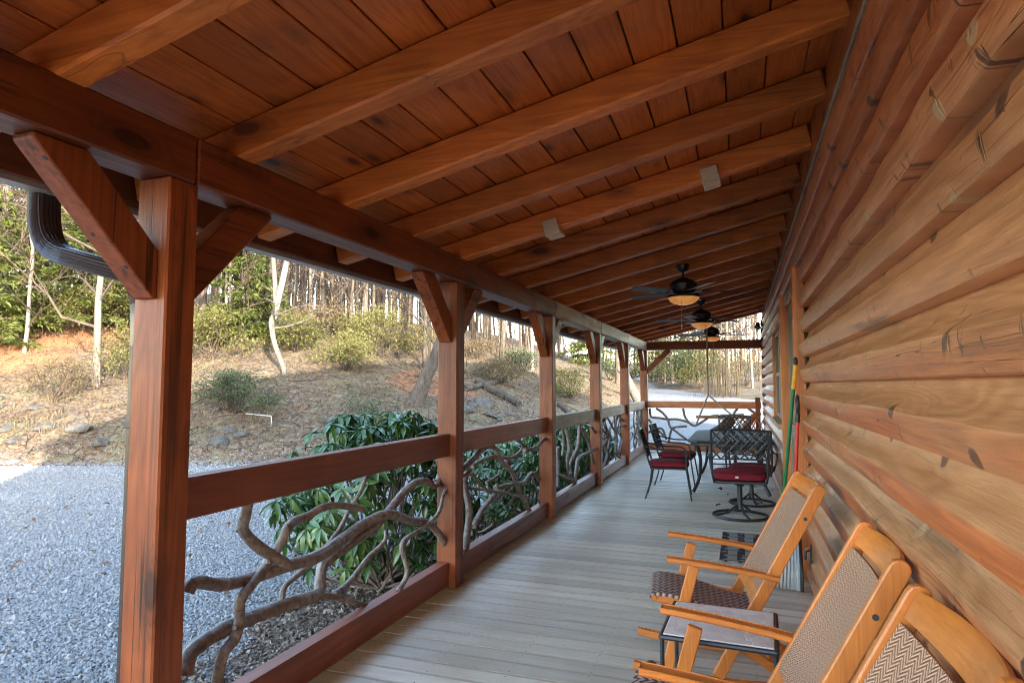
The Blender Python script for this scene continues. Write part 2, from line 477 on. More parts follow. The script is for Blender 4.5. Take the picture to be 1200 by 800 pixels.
def groundmat():
    t = NT('ground_cover')
    gp = t.n('ShaderNodeNewGeometry').outputs['Position']
    at = t.n('ShaderNodeAttribute', attribute_name='zone')
    zr = t.n('ShaderNodeSeparateColor', {0: at.outputs['Color']})
    bank, bed, clay = zr.outputs[0], zr.outputs[1], zr.outputs[2]
    # gravel
    vo = t.n('ShaderNodeTexVoronoi', {'Scale': 34.0})
    t.t.links.new(gp, vo.inputs['Vector'])
    pc = t.n('ShaderNodeSeparateColor', {0: vo.outputs['Color']}).outputs[0]
    gcol = t.ramp(pc, (0, (.13, .132, .135)), (.5, (.195, .197, .20)), (1, (.27, .27, .265)))
    gsh = t.rng(vo.outputs['Distance'], .3, .75, 1, .6)
    gcol = t.mix(1.0, gcol, t.n('ShaderNodeCombineColor', {0: gsh, 1: gsh, 2: gsh}).outputs[0], 'MULTIPLY')
    big = t.noise(gp, .35, 4)
    gcol = t.mix(t.rng(big, .45, .7, 0, .45, True), gcol, (.18, .155, .125))
    # leaf litter
    n1 = t.noise(gp, 9, 6, .7)
    n2 = t.noise(gp, 1.2, 4)
    lit = t.ramp(n1, (.30, (.020, .015, .011)), (.5, (.088, .064, .043)), (.70, (.185, .145, .102)))
    lit = t.mix(t.rng(n2, .48, .68, 0, .6, True), lit, (.13, .115, .06))
    cl = t.math('ADD', clay, t.math('MULTIPLY', t.math('SUBTRACT', t.noise(gp, .9, 4), .5), .7))
    lit = t.mix(t.rng(cl, .35, .65, 0, .8, True), lit, t.mix(n1, (.17, .06, .024), (.27, .12, .06)))
    # mulch
    n3 = t.noise(t.n('ShaderNodeVectorMath', {0: gp, 1: (14, 22, 10)}, operation='MULTIPLY').outputs[0], 1.0, 5, .7, 1)
    mul = t.ramp(n3, (.32, (.05, .034, .026)), (.7, (.24, .18, .14)))
    edge = t.math('ADD', bank, t.math('MULTIPLY', t.math('SUBTRACT', t.noise(gp, 1.4, 5, .65), .5), .55))
    bf = t.rng(edge, .40, .58, 0, 1, True)
    col = t.mix(bf, gcol, lit)
    be = t.math('ADD', bed, t.math('MULTIPLY', t.math('SUBTRACT', t.noise(gp, 3, 4), .5), .5))
    mf = t.rng(be, .4, .6, 0, 1, True)
    col = t.mix(mf, col, mul)
    t.base(col, .92, .2)
    hg = t.math('MULTIPLY', t.math('SUBTRACT', 1.0, vo.outputs['Distance']), t.math('SUBTRACT', 1.0, t.math('MAXIMUM', bf, mf)))
    hh = t.math('ADD', hg, t.math('MULTIPLY', n1, 1.2))
    t.bump(hh, .7, .035)
    return t.m
M['ground'] = groundmat()

# ------------------------------------------------------------------ mesh helpers
class MB:
    def __init__(s):
        s.v, s.f, s.uv = [], [], []
        s.sm = []
    def add(s, vs, fs, smooth=False, uvs=None):
        o = len(s.v)
        s.v += [tuple(p) for p in vs]
        for i, f in enumerate(fs):
            s.f.append([o + k for k in f]); s.sm.append(smooth)
            s.uv.append(uvs[i] if uvs else None)
        return s
    def box(s, c, size, mat=None, bev=.004):
        hx, hy, hz = [d / 2 for d in size]
        b = min(bev, hx * .45, hy * .45, hz * .45)
        vs, idx = [], {}
        for sx in (-1, 1):
            for sy in (-1, 1):
                for sz in (-1, 1):
                    for k in range(3):
                        p = [sx * (hx - b), sy * (hy - b), sz * (hz - b)]
                        p[k] = (sx * hx, sy * hy, sz * hz)[k]
                        idx[(sx, sy, sz, k)] = len(vs); vs.append(Vector(p))
        fs = []
        for k in range(3):
            a, bb = [i for i in range(3) if i != k]
            for sg in (-1, 1):
                q = []
                for (p, r) in ((-1, -1), (1, -1), (1, 1), (-1, 1)):
                    t = [0, 0, 0]; t[k] = sg; t[a] = p; t[bb] = r
                    q.append(idx[(*t, k)])
                fs.append(q)
        for k in range(3):
            a, bb = [i for i in range(3) if i != k]
            for p in (-1, 1):
                for r in (-1, 1):
                    t0 = [0, 0, 0]; t0[a] = p; t0[bb] = r
                    t1 = list(t0); t0[k] = -1; t1[k] = 1
                    fs.append([idx[(*t0, a)], idx[(*t1, a)], idx[(*t1, bb)], idx[(*t0, bb)]])
        for sx in (-1, 1):
            for sy in (-1, 1):
                for sz in (-1, 1):
                    fs.append([idx[(sx, sy, sz, k)] for k in range(3)])
        out = []
        for f in fs:
            p = [vs[i] for i in f]
            n = (p[1] - p[0]).cross(p[2] - p[0]); m = sum(p, Vector()) / len(p)
            out.append(f if n.dot(m) > 0 else f[::-1])
        T = (mat or Matrix.Identity(4))
        c = Vector(c)
        s.add([T @ v + c if mat is None else c + (T @ v) for v in vs], out)
        return s
    def bar(s, p0, p1, w_, h, up=(0, 0, 1), bev=.004):
        p0, p1 = Vector(p0), Vector(p1)
        d = p1 - p0
        L = d.length; d.normalize()
        x = d.cross(Vector(up))
        if x.length < 1e-4: x = d.cross(Vector((1, 0, 0)))
        x.normalize(); z = x.cross(d)
        T = Matrix((x, d, z)).transposed().to_4x4()
        return s.box((p0 + p1) / 2, (w_, L, h), T, bev)
    def tube(s, pts, rad, n=8, cap=True, smooth=True, wob=0.0, rng=None):
        pts = [Vector(p) for p in pts]
        m = len(pts)
        rad = rad if isinstance(rad, (list, tuple)) else [rad] * m
        tan = []
        for i in range(m):
            t = pts[min(i + 1, m - 1)] - pts[max(i - 1, 0)]
            tan.append(t.normalized() if t.length > 1e-9 else Vector((0, 0, 1)))
        a = tan[0].orthogonal().normalized()
        vs = []
        for i in range(m):
            a = (a - tan[i] * a.dot(tan[i]))
            a = a.normalized() if a.length > 1e-6 else tan[i].orthogonal().normalized()
            b = tan[i].cross(a)
            for k in range(n):
                an = 2 * PI * k / n
                r = rad[i] * (1 + (rng.uniform(-wob, wob) if wob else 0))
                vs.append(pts[i] + (a * math.cos(an) + b * math.sin(an)) * r)
        fs = []
        for i in range(m - 1):
            for k in range(n):
                k2 = (k + 1) % n
                fs.append([i * n + k, i * n + k2, (i + 1) * n + k2, (i + 1) * n + k])
        s.add(vs, fs, smooth)
        if cap:
            o = len(s.v) - m * n
            s.f.append([o + k for k in range(n)][::-1]); s.sm.append(False); s.uv.append(None)
            s.f.append([o + (m - 1) * n + k for k in range(n)]); s.sm.append(False); s.uv.append(None)
        return s
    def lathe(s, prof, c=(0, 0, 0), n=24, smooth=True):
        vs, fs = [], []
        m = len(prof)
        for r, z in prof:
            for k in range(n):
                a = 2 * PI * k / n
                vs.append((c[0] + r * math.cos(a), c[1] + r * math.sin(a), c[2] + z))
        for i in range(m - 1):
            for k in range(n):
                k2 = (k + 1) % n
                fs.append([i * n + k, i * n + k2, (i + 1) * n + k2, (i + 1) * n + k])
        fs.append(list(range(n))[::-1]); fs.append([(m - 1) * n + k for k in range(n)])
        s.add(vs, fs, smooth)
        return s
    def loft(s, rings, closed_ring=True, cap=True, smooth=False, uvf=None):
        n = len(rings[0]); vs = [p for r in rings for p in r]
        fs, uvs = [], []
        for i in range(len(rings) - 1):
            for k in range(n if closed_ring else n - 1):
                k2 = (k + 1) % n
                f = [i * n + k, i * n + k2, (i + 1) * n + k2, (i + 1) * n + k]
                fs.append(f)
                uvs.append([uvf(j) for j in f] if uvf else None)
        if cap and closed_ring:
            fs.append(list(range(n))[::-1]); uvs.append([uvf(j) for j in fs[-1]] if uvf else None)
            fs.append([(len(rings) - 1) * n + k for k in range(n)]); uvs.append([uvf(j) for j in fs[-1]] if uvf else None)
        s.add(vs, fs, smooth, uvs)
        return s
    def mesh(s, name, mat, angle=40):
        me = bpy.data.meshes.new(name)
        me.from_pydata([tuple(v) for v in s.v], [], s.f)
        me.polygons.foreach_set('use_smooth', s.sm)
        if any(u is not None for u in s.uv):
            lay = me.uv_layers.new(name='UVMap')
            flat = []
            for f, u in zip(s.f, s.uv):
                flat += [c for p in (u or [(0, 0)] * len(f)) for c in p]
            lay.data.foreach_set('uv', flat)
        if any(s.sm):
            me.set_sharp_from_angle(angle=R(angle))
        me.materials.append(mat if not isinstance(mat, str) else M[mat])
        me.update()
        return me
    def obj(s, name, mat, parent=None, loc=None):
        return put(name, s.mesh(name, mat), parent, loc)

def put(name, me, parent=None, loc=None, rot=None):
    o = bpy.data.objects.new(name, me)
    COL.objects.link(o)
    if parent: o.parent = parent
    if loc is not None: o.location = loc
    if rot is not None: o.rotation_euler = rot
    return o
def np_mesh(name, V, F, mat, smooth=False):
    me = bpy.data.meshes.new(name)
    V = np.asarray(V, np.float32); F = np.asarray(F, np.int32)
    k = F.shape[1]
    me.vertices.add(len(V)); me.vertices.foreach_set('co', V.ravel())
    me.loops.add(F.size); me.loops.foreach_set('vertex_index', F.ravel())
    me.polygons.add(len(F)); me.polygons.foreach_set('loop_start', np.arange(0, F.size, k, dtype=np.int32))
    me.polygons.foreach_set('use_smooth', np.full(len(F), smooth))
    me.update(calc_edges=True)
    me.materials.append(M[mat] if isinstance(mat, str) else mat)
    return me
def tag(o, label=None, cat=None, group=None, kind=None):
    if label: o['label'] = label
    if cat: o['category'] = cat
    if group: o['group'] = group
    if kind: o['kind'] = kind
    return o
def thing(name, label, cat, loc=(0, 0, 0), rz=0.0, group=None):
    o = put(name, None, None, loc, (0, 0, rz))
    return tag(o, label, cat, group)
KIDS = {}
def copy_tree(o, parent=None, first=True):
    c = o.copy(); COL.objects.link(c)
    c.parent = parent
    for ch in list(o.children):
        copy_tree(ch, c, False)
    return c

# ------------------------------------------------------------------ terrain
TOE = [(-70, -8), (-25, 8), (-17, 10.7), (-12.4, 12.4), (-8.5, 15), (-6.8, 20), (-6, 30), (-5.8, 38), (-7.5, 55), (-13, 80), (-40, 150)]
WOOD_EDGE = [(60, 18), (25, 24), (6, 32), (1, 38.6), (-3, 46), (-6.4, 53), (-11.6, 80), (-38, 150)]
def polydist(X, Y, pl):
    best = np.full(X.shape, 1e9); sgn = np.zeros(X.shape)
    for (x0, y0), (x1, y1) in zip(pl[:-1], pl[1:]):
        dx, dy = x1 - x0, y1 - y0
        L2 = dx * dx + dy * dy
        t = np.clip(((X - x0) * dx + (Y - y0) * dy) / L2, 0, 1)
        d = np.hypot(X - x0 - t * dx, Y - y0 - t * dy)
        cr = dx * (Y - y0) - dy * (X - x0)
        upd = d < best
        best = np.where(upd, d, best); sgn = np.where(upd, np.sign(cr), sgn)
    return best * sgn        # positive on the left of the line's direction
def bank_s(X, Y): return polydist(X, Y, TOE)
def wood_s(X, Y): return -polydist(X, Y, WOOD_EDGE)
def sstep(x, a, b):
    t = np.clip((x - a) / (b - a), 0, 1); return t * t * (3 - 2 * t)
def lump(X, Y):
    return (np.sin(X * .9 + Y * .35) * np.cos(Y * .7 - X * .2) * .10 + np.sin(X * 2.3 + 1.1) * np.sin(Y * 2.1 + X * .6) * .045)
def ground_z(X, Y):
    X = np.asarray(X, float); Y = np.asarray(Y, float)
    b = -.45 + .045 * np.clip(Y - 15, 0, 60) + .02 * np.clip(Y - 75, 0, 400)
    s = bank_s(X, Y)
    sp = np.clip(s, 0, None)
    h = .34 * np.clip(sp, 0, 13) + .16 * np.clip(sp - 13, 0, 40) + .22 * sstep(s, -.2, .8)
    h = np.where(s > -.5, h, 0)
    ws = wood_s(X, Y)
    h2 = .06 * np.clip(ws, 0, 60) + .15 * sstep(ws, -.2, 1.0)
    n = lump(X, Y) * np.maximum(sstep(s, .0, 1.5), sstep(ws, 0, 1.5)) + .015 * np.sin(X * .7) * np.sin(Y * .8)
    return b + h + h2 + n
def gz(x, y): return float(ground_z(np.array([x]), np.array([y]))[0])
CS, SN = math.cos(YAW), math.sin(YAW)
def at(u, d):
    """ground-plan position of photo column u at horizontal camera distance d"""
    lat = (u - 600) / 751.7 * d
    return lat * CS - d * SN, lat * SN + d * CS

xs = np.concatenate([np.linspace(-700, -60, 18)[:-1], np.arange(-60, -30, 2.0), np.arange(-30, 8, .35), np.arange(8, 40, 2.5), np.linspace(42, 700, 18)])
ys = np.concatenate([np.linspace(-300, -12, 14)[:-1], np.arange(-12, 3, 1.0), np.arange(3, 62, .4), np.arange(62, 110, 3.0), np.linspace(112, 1000, 18)])
GX, GY = np.meshgrid(xs, ys)
GZ = ground_z(GX, GY)
V = np.stack([GX.ravel(), GY.ravel(), GZ.ravel()], 1)
nx, ny = len(xs), len(ys)
ii, jj = np.meshgrid(np.arange(nx - 1), np.arange(ny - 1))
a0 = (jj * nx + ii).ravel()
F = np.stack([a0, a0 + 1, a0 + nx + 1, a0 + nx], 1)
me = np_mesh('ground', V, F, 'ground', True)
ca = me.color_attributes.new('zone', 'FLOAT_COLOR', 'POINT')
bs, wsd = bank_s(GX, GY), wood_s(GX, GY)
zb = np.maximum(sstep(bs, -1.0, 1.0), sstep(wsd, -.8, .8))
zb = np.where(GY < -12, 1.0, zb)
bed = sstep(GX, -4.1, -3.5) * (1 - sstep(GX, -1.6, -1.2)) * sstep(GY, 3.3, 4.2) * (1 - sstep(GY, 15.5, 17))
clay = .8 * np.exp(-(((GX + 26) / 4) ** 2 + ((GY - 17) / 6) ** 2)) + .7 * np.exp(-(((GX + 11) / 2.5) ** 2 + ((GY - 22) / 4) ** 2))
ca.data.foreach_set('color', np.stack([zb.ravel(), bed.ravel(), clay.ravel(), np.ones(zb.size)], 1).astype(np.float32).ravel())
tag(put('ground', me), 'grey gravel drive and leaf-strewn bank climbing into the woods', None, None, 'structure')

# ------------------------------------------------------------------ porch numbers
PX0, PX1 = -2.18, -2.02          # post outer / inner face
PCX = (PX0 + PX1) / 2
PY = [1.875 + 2.62 * k for k in range(6)]     # post centres
Y0, Y1 = -1.6, 15.05
BEAM0, BEAM1 = 2.30, 2.49
WX = .47
SLOPE = .235
def zraf(x): return 2.485 + SLOPE * (x - PX1)
RAFY = [1.36 + .785 * k for k in range(-3, 18)]

# deck
deck = tag(put('deck', None), 'weathered grey painted board porch deck', None, None, 'structure')
bm_ = MB().box((0, 0, -.0175), (2.72, .1350, .035), None, .005).mesh('deck_board', 'deck')
y = Y0
while y < Y1 + .05:
    o = put('deck_board', bm_, deck, (-.85, y, random.Random(y).uniform(-.0015, .0015)))
    y += .1405
MB().box((-2.235, (Y0 + Y1) / 2, -.14), (.04, Y1 - Y0 + .14, .20)).obj('rim_joist', 'rimboard', deck)
MB().box((-.85, Y1 + .105, -.14), (2.7, .04, .20)).obj('rim_joist', 'rimboard', deck)
MB().box((-.85, (Y0 + Y1) / 2, -.10), (2.7, Y1 - Y0, .05)).obj('gap_shade_sheet', 'black', deck)  # black sheet that paints shade into the gaps between boards
# two board steps down to the drive in the open bay
st = thing('porch_steps', 'wooden steps down from the open bay to the gravel', 'steps', (-2.27, .5, -.45))
for k, (dx, dz) in enumerate(((-.16, .30), (-.46, .15))):
    MB().box((dx, 0, dz), (.29, 1.5, .04)).obj('tread', 'rimboard', st)
for sy in (-.72, .72):
    MB().bar((.0, sy, .26), (-.6, sy, .0), .04, .22).obj('stringer', 'rimboard', st)

# ------------------------------------------------------------------ roof
roof = thing('porch_roof', 'sloping stained pine porch ceiling with exposed rafters and eave beam', 'porch roof')
tilt = math.atan(SLOPE)
raf_len0, raf_len1 = -2.62, WX - .005
def rafter_mesh():
    mb = MB()
    p0 = Vector((raf_len0, 0, zraf(raf_len0) + .0745)); p1 = Vector((raf_len1, 0, zraf(raf_len1) + .0745))
    mb.bar(p0, p1, .11, .15, bev=.010)
    return mb.mesh('rafter', 'rafterX')
rm = rafter_mesh()
for yy in RAFY:
    put('rafter', rm, roof, (0, yy + .055, 0))
pw = .2
nb = 16
rlen = Y1 + .35 - Y0
pm = MB().box((0, 0, 0), (pw / math.cos(tilt) - .008, rlen, .022), None, .004).mesh('ceiling_plank', 'plankY')
x = -2.64 + pw / 2
while x < WX + .05:
    put('ceiling_plank', pm, roof, (x, (Y0 + Y1 + .35) / 2, zraf(x) + .150 / math.cos(tilt) + .0125), (0, -tilt, 0))
    x += pw
mb = MB()
mb.bar((-2.70, (Y0 + Y1 + .4) / 2, zraf(-2.70) + .205), (.58, (Y0 + Y1 + .4) / 2, zraf(.58) + .205), rlen + .1, .03)
mb.obj('roof_covering', 'roofm', roof)
MB().box((-2.652, (Y0 + Y1 + .35) / 2, zraf(-2.65) + .085), (.03, rlen + .02, .20)).obj('fascia', 'fascia', roof)
# gutter: open trough profile
gx, gzz = -2.67, zraf(-2.67) + .085
prof = [(0, 0), (0, -.115), (-.075, -.115), (-.105, -.055), (-.115, -.012), (-.125, -.012), (-.125, .0), (-.108, .0), (-.098, -.055), (-.070, -.107), (-.006, -.107), (-.006, 0)]
rings = [[(gx + a, yy, gzz + b) for a, b in prof] for yy in np.linspace(Y0, Y1 + .33, 3)]
MB().loft(rings).obj('gutter', 'gutterm', roof)
# beam: three timbers end to end, joints over posts
joints = [Y0, PY[0] + .07, PY[1] + .045, PY[2] + .05, PY[3] + .05, PY[4] + .05, Y1 + .05]
joints = [Y0, PY[0] + .055, PY[2] + .05, PY[3] + .05, PY[4] + .05, Y1 + .05]
for i, (ja, jb) in enumerate(zip(joints[:-1], joints[1:])):
    b = MB().box((0, 0, 0), (.168, jb - ja - .004, BEAM1 - BEAM0), None, .008).obj('beam', 'stainY' if i < 2 else 'railpale', roof, (PCX + .002 * (i % 2), (ja + jb) / 2, (BEAM0 + BEAM1) / 2))  # far lengths have reflected light painted into their colour
    if i >= 2: b['label'] = 'length of eave beam with a pale sheen painted in'
# tie beam across the far end
MB().box((0, 0, 0), (2.50, .14, .19), None, .006).obj('end_beam', 'stainX', roof, (-.80, PY[5] + .01, 2.402))
# ledger on the house wall
MB().box((0, 0, 0), (.05, rlen - .3, .34), None, .004).obj('ledger', 'plankY', roof, (WX + .026, (Y0 + Y1) / 2, 3.045))
MB().box((0, 0, 0), (.022, rlen - .3, .03), None, .004).obj('ledger_strip', 'railpale', roof, (WX - .013, (Y0 + Y1) / 2, 2.885))

# ------------------------------------------------------------------ posts with knee braces
ords = ['nearest big porch post with downspout strapped behind it', 'second porch post from the camera along the deck railing',
        'third porch post counting away from the camera', 'fourth porch post counting away from the camera',
        'fifth porch post, one before the far corner', 'far corner porch post carrying the end rail and end beam']
for i, yy in enumerate(PY):
    p = thing('porch_post', ords[i], 'post', (PCX, yy, 0), 0, 'red stained porch posts')
    MB().box((0, 0, BEAM0 / 2), (.16, .14, BEAM0 - .002), None, .007).obj('shaft', 'stainZ', p)
    def brace(d):
        # 45 degree timber, plan flush with the post sides, ends cut to post and beam
        t_ = .10; q = .13 * 1.414
        zt = BEAM0 - .001; zl = zt - .47
        prof = [(d * .0705, zl), (d * .0705, zl + q), (d * (.0705 + .47 - q), zt), (d * (.0705 + .47), zt), (d * (.0705 + .47), zt - .02), (d * (.09), zl)]
        ra = [(-.012 - t_ / 2, a, b) for a, b in prof]; rb = [(-.012 + t_ / 2, a, b) for a, b in prof]
        if d > 0: ra, rb = rb, ra
        mb = MB().loft([ra, rb])
        for (a, b) in ((.30, .28), (.50, .07)):
            pass
        o = mb.obj('brace', 'stainZ' if d < 0 else 'stainY', p)
        bv = o.modifiers.new('bevel', 'BEVEL'); bv.width = .005; bv.segments = 1
        # counter-sunk bolts on the lower face
        for k in (.10, .20, .40):
            cy, cz = d * (.0705 + .02 + k * 1.0), zl + k
            nrm = Vector((0, d, -1)).normalized()
            c = Vector((.02 if k != .2 else -.02, cy, cz))
            MB().tube([c - nrm * .003, c + nrm * .002], .009, 8).obj('bolt', 'iron', o)
    if i < 5: brace(1)
    brace(-1)
    if i == 5:
        mb = MB().bar((.05, .02, 1.80), (.58, .02, 2.31), .10, .12)
        mb.obj('brace', 'stainX', p)

# downspout behind the first post
ds = thing('downspout', 'dark brown ridged metal downspout with elbow behind the nearest post', 'downspout', (0, 0, 0))
def spout(pts, name):
    rings = []
    pts = [Vector(p) for p in pts]
    n = len(pts)
    for i, p in enumerate(pts):
        t = (pts[min(i + 1, n - 1)] - pts[max(i - 1, 0)]).normalized()
        yv = Vector((0, 1, 0)); xv = yv.cross(t).normalized()
        ring = []
        hw, hd = .05, .036
        for k in range(44):
            a = k / 44 * 4
            sd = int(a); f = a - sd
            cx = [(-1 + 2 * f, -1), (1, -1 + 2 * f), (1 - 2 * f, 1), (-1, 1 - 2 * f)][sd]
            rip = 1 - .10 * (k % 2) * (0 if f in (0.0,) else 1)
            e = .85 if abs(abs(cx[0]) - 1) < .01 and abs(abs(cx[1]) - 1) < .01 else 1
            ring.append(p + yv * cx[0] * hw * rip * e + xv * cx[1] * hd * rip * e)
        rings.append(ring)
    return MB().loft(rings).obj(name, 'spout', ds)
def bez(p, n=10):
    p = [Vector(q) for q in p]; out = []
    for i in range(n + 1):
        t = i / n; q = p
        while len(q) > 1: q = [q[k].lerp(q[k + 1], t) for k in range(len(q) - 1)]
        out.append(q[0])
    return out
yd = 1.915
up_ = bez([(-2.755, yd - .075, 2.36), (-2.755, yd - .075, 2.18), (-2.755, yd - .075, 2.07), (-2.60, yd - .06, 2.03)], 9)
lo_ = bez([(-2.34, yd, 1.955), (-2.235, yd, 1.92), (-2.235, yd, 1.80), (-2.235, yd, 1.66)], 9)
spout(up_ + lo_, 'elbow')
spout([(-2.235, yd, 1.66), (-2.235, yd, .8), (-2.235, yd, -.30)], 'pipe')
for zz in (1.35, .35):
    MB().box((-2.22, yd, zz), (.115, .108, .03), None, .003).obj('strap', 'spout', ds)

# ------------------------------------------------------------------ railings
bay_names = ['first railing bay nearest the camera with a thick looping laurel branch',
             'second railing bay with tangled laurel branches beyond the second post',
             'third railing bay with upright laurel stems and a pale top rail',
             'fourth railing bay with a dense knot of laurel twigs',
             'fifth railing bay just before the far corner post']
SX, SCL = -2.12, 1.0
BR = {
 0: [([(60,470),(85,435),(190,445),(300,425),(420,375),(520,340),(640,275),(720,220),(780,190),(860,215),(930,222),(970,265),(1000,322)], [.030,.030,.030,.031,.033,.036,.036,.034,.034,.032,.030,.030,.030], 0),
     ([(290,100),(262,190),(275,250),(330,310),(400,365),(440,372)], [.027,.027,.028,.030,.030,.022], .01),
     ([(50,770),(75,690),(160,620),(240,580),(330,555),(430,515),(510,480),(540,430),(570,370),(640,300),(720,235),(800,170),(860,100),(905,70),(950,90),(975,45),(1000,12)], [.036,.036,.036,.036,.036,.038,.036,.034,.033,.032,.032,.03,.028,.028,.024,.024,.026], -.05),
     ([(165,815),(185,700),(240,640),(250,570),(235,500),(290,450),(370,370),(390,300),(400,250),(450,220),(500,200),(550,165),(620,160),(690,172)], [.026]*5+[.025]*5+[.022]*4, .02),
     ([(400,505),(420,450),(490,385),(560,290),(620,230),(660,170),(680,110),(700,60),(735,40)], .017, -.07),
     ([(820,470),(850,400),(845,300),(900,250),(950,190),(985,120),(1015,75),(1040,65)], [.020,.018,.018,.017,.016,.015,.014,.013], .02),
     ([(510,482),(600,490),(660,510),(735,522)], [.022,.020,.016,.012], -.05),
     ([(590,480),(650,440),(720,350),(760,290),(775,250)], [.022,.020,.018,.014,.010], -.08)],
}
def onplane(u, v, X):
    cp, sp = math.cos(PITCH), math.sin(PITCH)
    r = Vector((-SN * cp, CS * cp, sp)) + Vector((CS, SN, 0)) * ((u - 600) / CAM_F) + Vector((SN * sp, -CS * sp, cp)) * ((400 - v) / CAM_F)
    return r
def fit(pts, org, sc, X=None, Y=None):
    out = []
    for a, b in pts:
        r = onplane(org[0] + a / sc, org[1] + b / sc, X)
        t = X / r.x if X is not None else Y / r.y
        out.append(Vector((0, 0, CAM_H)) + r * t)
    return out
def smooth_path(pts, rad, k=4):
    """Catmull-Rom"""
    n = len(pts); rad = rad if isinstance(rad, list) else [rad] * n
    P, Rr = [], []
    for i in range(n - 1):
        p0, p1, p2, p3 = pts[max(i - 1, 0)], pts[i], pts[i + 1], pts[min(i + 2, n - 1)]
        for j in range(k):
            t = j / k
            P.append(.5 * ((2 * p1) + (p2 - p0) * t + (2 * p0 - 5 * p1 + 4 * p2 - p3) * t * t + (3 * p1 - p0 - 3 * p2 + p3) * t ** 3))
            Rr.append(rad[i] * (1 - t) + rad[i + 1] * t)
    P.append(pts[-1]); Rr.append(rad[-1])
    return P, Rr
BR2 = [([(0,380),(60,320),(120,265),(190,250),(215,330),(270,390),(320,470),(360,560),(390,620)], .030, 0),
       ([(25,815),(40,600),(35,450),(48,370)], .034, .02),
       ([(70,690),(120,600),(180,510),(190,470),(210,480),(280,460),(330,450),(390,395),(440,430),(460,480),(455,535)], .028, -.05),
       ([(0,415),(60,400),(100,430),(150,490),(230,500),(300,520),(370,520)], .018, .02),
       ([(60,360),(150,310),(240,310),(310,300),(350,260),(330,230),(300,212)], .022, -.03),
       ([(350,270),(400,255),(470,200)], .024, .01),
       ([(140,450),(190,410),(215,380)], .016, .01),
       ([(395,420),(410,490),(440,585)], .010, .01),
       ([(240,340),(270,330),(265,360)], .03, -.08),
       ([(20,460),(90,480),(150,490)], .016, -.06)]
BR3 = [([(580,140),(590,250),(590,330),(610,400),(632,452)], .028, 0), ([(655,132),(640,250),(615,340),(608,400)], .028, .02),
       ([(630,445),(635,370),(660,310),(710,280),(760,240),(750,190),(718,135)], .026, .02), ([(530,400),(590,430),(632,448)], .026, -.02),
       ([(535,250),(540,350),(535,470)], .024, -.04), ([(660,140),(700,220),(720,330),(765,405)], .026, -.03), ([(560,300),(575,220),(560,140)], .02, -.05)]
rngb = random.Random(5)
for k in range(5):
    ya, yb = PY[k] + .0702, PY[k + 1] - .0702
    r = thing('railing', bay_names[k], 'railing', (SX, (ya + yb) / 2, 0), 0, 'rustic railings between the porch posts')
    L = yb - ya
    mt = 'rail' if k < 2 else 'railpale'  # far bays: reflected brightness put into the top rail colour
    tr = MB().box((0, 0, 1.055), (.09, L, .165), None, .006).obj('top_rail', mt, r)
    if k >= 2: tr['label'] = 'top rail with a pale sheen painted in'
    MB().box((0, 0, .104), (.09, L, .172), None, .006).obj('bottom_rail', 'rail', r)
    inv = Vector((-SX, -(ya + yb) / 2, 0))
    src, org, sc = (BR[0], (200, 540), 3.0765) if k == 0 else (BR2, (540, 470), 4.7045) if k == 1 else (BR3, (540, 470), 4.7045) if k == 2 else (None, None, None)
    if src:
        for pts, rad, dx in src:
            P = fit(pts, org, sc, X=SX + dx)
            # the branch wanders slightly in depth, its ends come back to the rail plane
            for j, q in enumerate(P):
                f = j / (len(P) - 1); q.x += .03 * math.sin(j * 1.7 + dx * 50) * math.sin(f * PI)
            rr = rad if isinstance(rad, list) else [rad * (1 - .25 * j / len(P)) for j in range(len(P))]
            P, rr = smooth_path(P, [q * .92 for q in rr], 5)
            rr = [q * (1 + .10 * mnoise.noise(Vector((j * .35, dx * 90, k * 3)))) for j, q in enumerate(rr)]
            mb = MB().tube([p + inv for p in P], rr, 9)
            # cut twig stubs
            for _ in range(2):
                j = rngb.randrange(3, len(P) - 3)
                d = Vector((rngb.uniform(-.6, .6), rngb.uniform(-1, 1), rngb.uniform(-1, 1))).normalized()
                b0 = P[j] + inv
                mb.tube([b0, b0 + d * rr[j] * 1.7], [rr[j] * .6, rr[j] * .42], 6)
            mb.obj('branch', 'branch', r)
    else:
        for j in range(9):
            yq = rngb.uniform(-L / 2 + .1, L / 2 - .1); z0, z1 = .18, .98
            P = [Vector((rngb.uniform(-.03, .03), yq + rngb.uniform(-.12, .12) * (0 if t in (0,) else 1) + (t - .5) * rngb.uniform(-.5, .5), z0 + (z1 - z0) * t)) for t in (0, .2, .4, .6, .8, 1)]
            for q in P: q.y = max(-L / 2 + .02, min(L / 2 - .02, q.y))
            P, rr = smooth_path(P, [rngb.uniform(.013, .026)] * 6, 4)
            MB().tube(P, rr, 7).obj('branch', 'branch', r)
        for j in range(3):
            zq = rngb.uniform(.35, .85)
            P = [Vector((rngb.uniform(-.04, .04), -L / 2 + L * t, zq + rngb.uniform(-.16, .16))) for t in (0, .2, .4, .6, .8, 1)]
            P, rr = smooth_path(P, [.02] * 6, 4)
            MB().tube(P, rr, 7).obj('branch', 'branch', r)
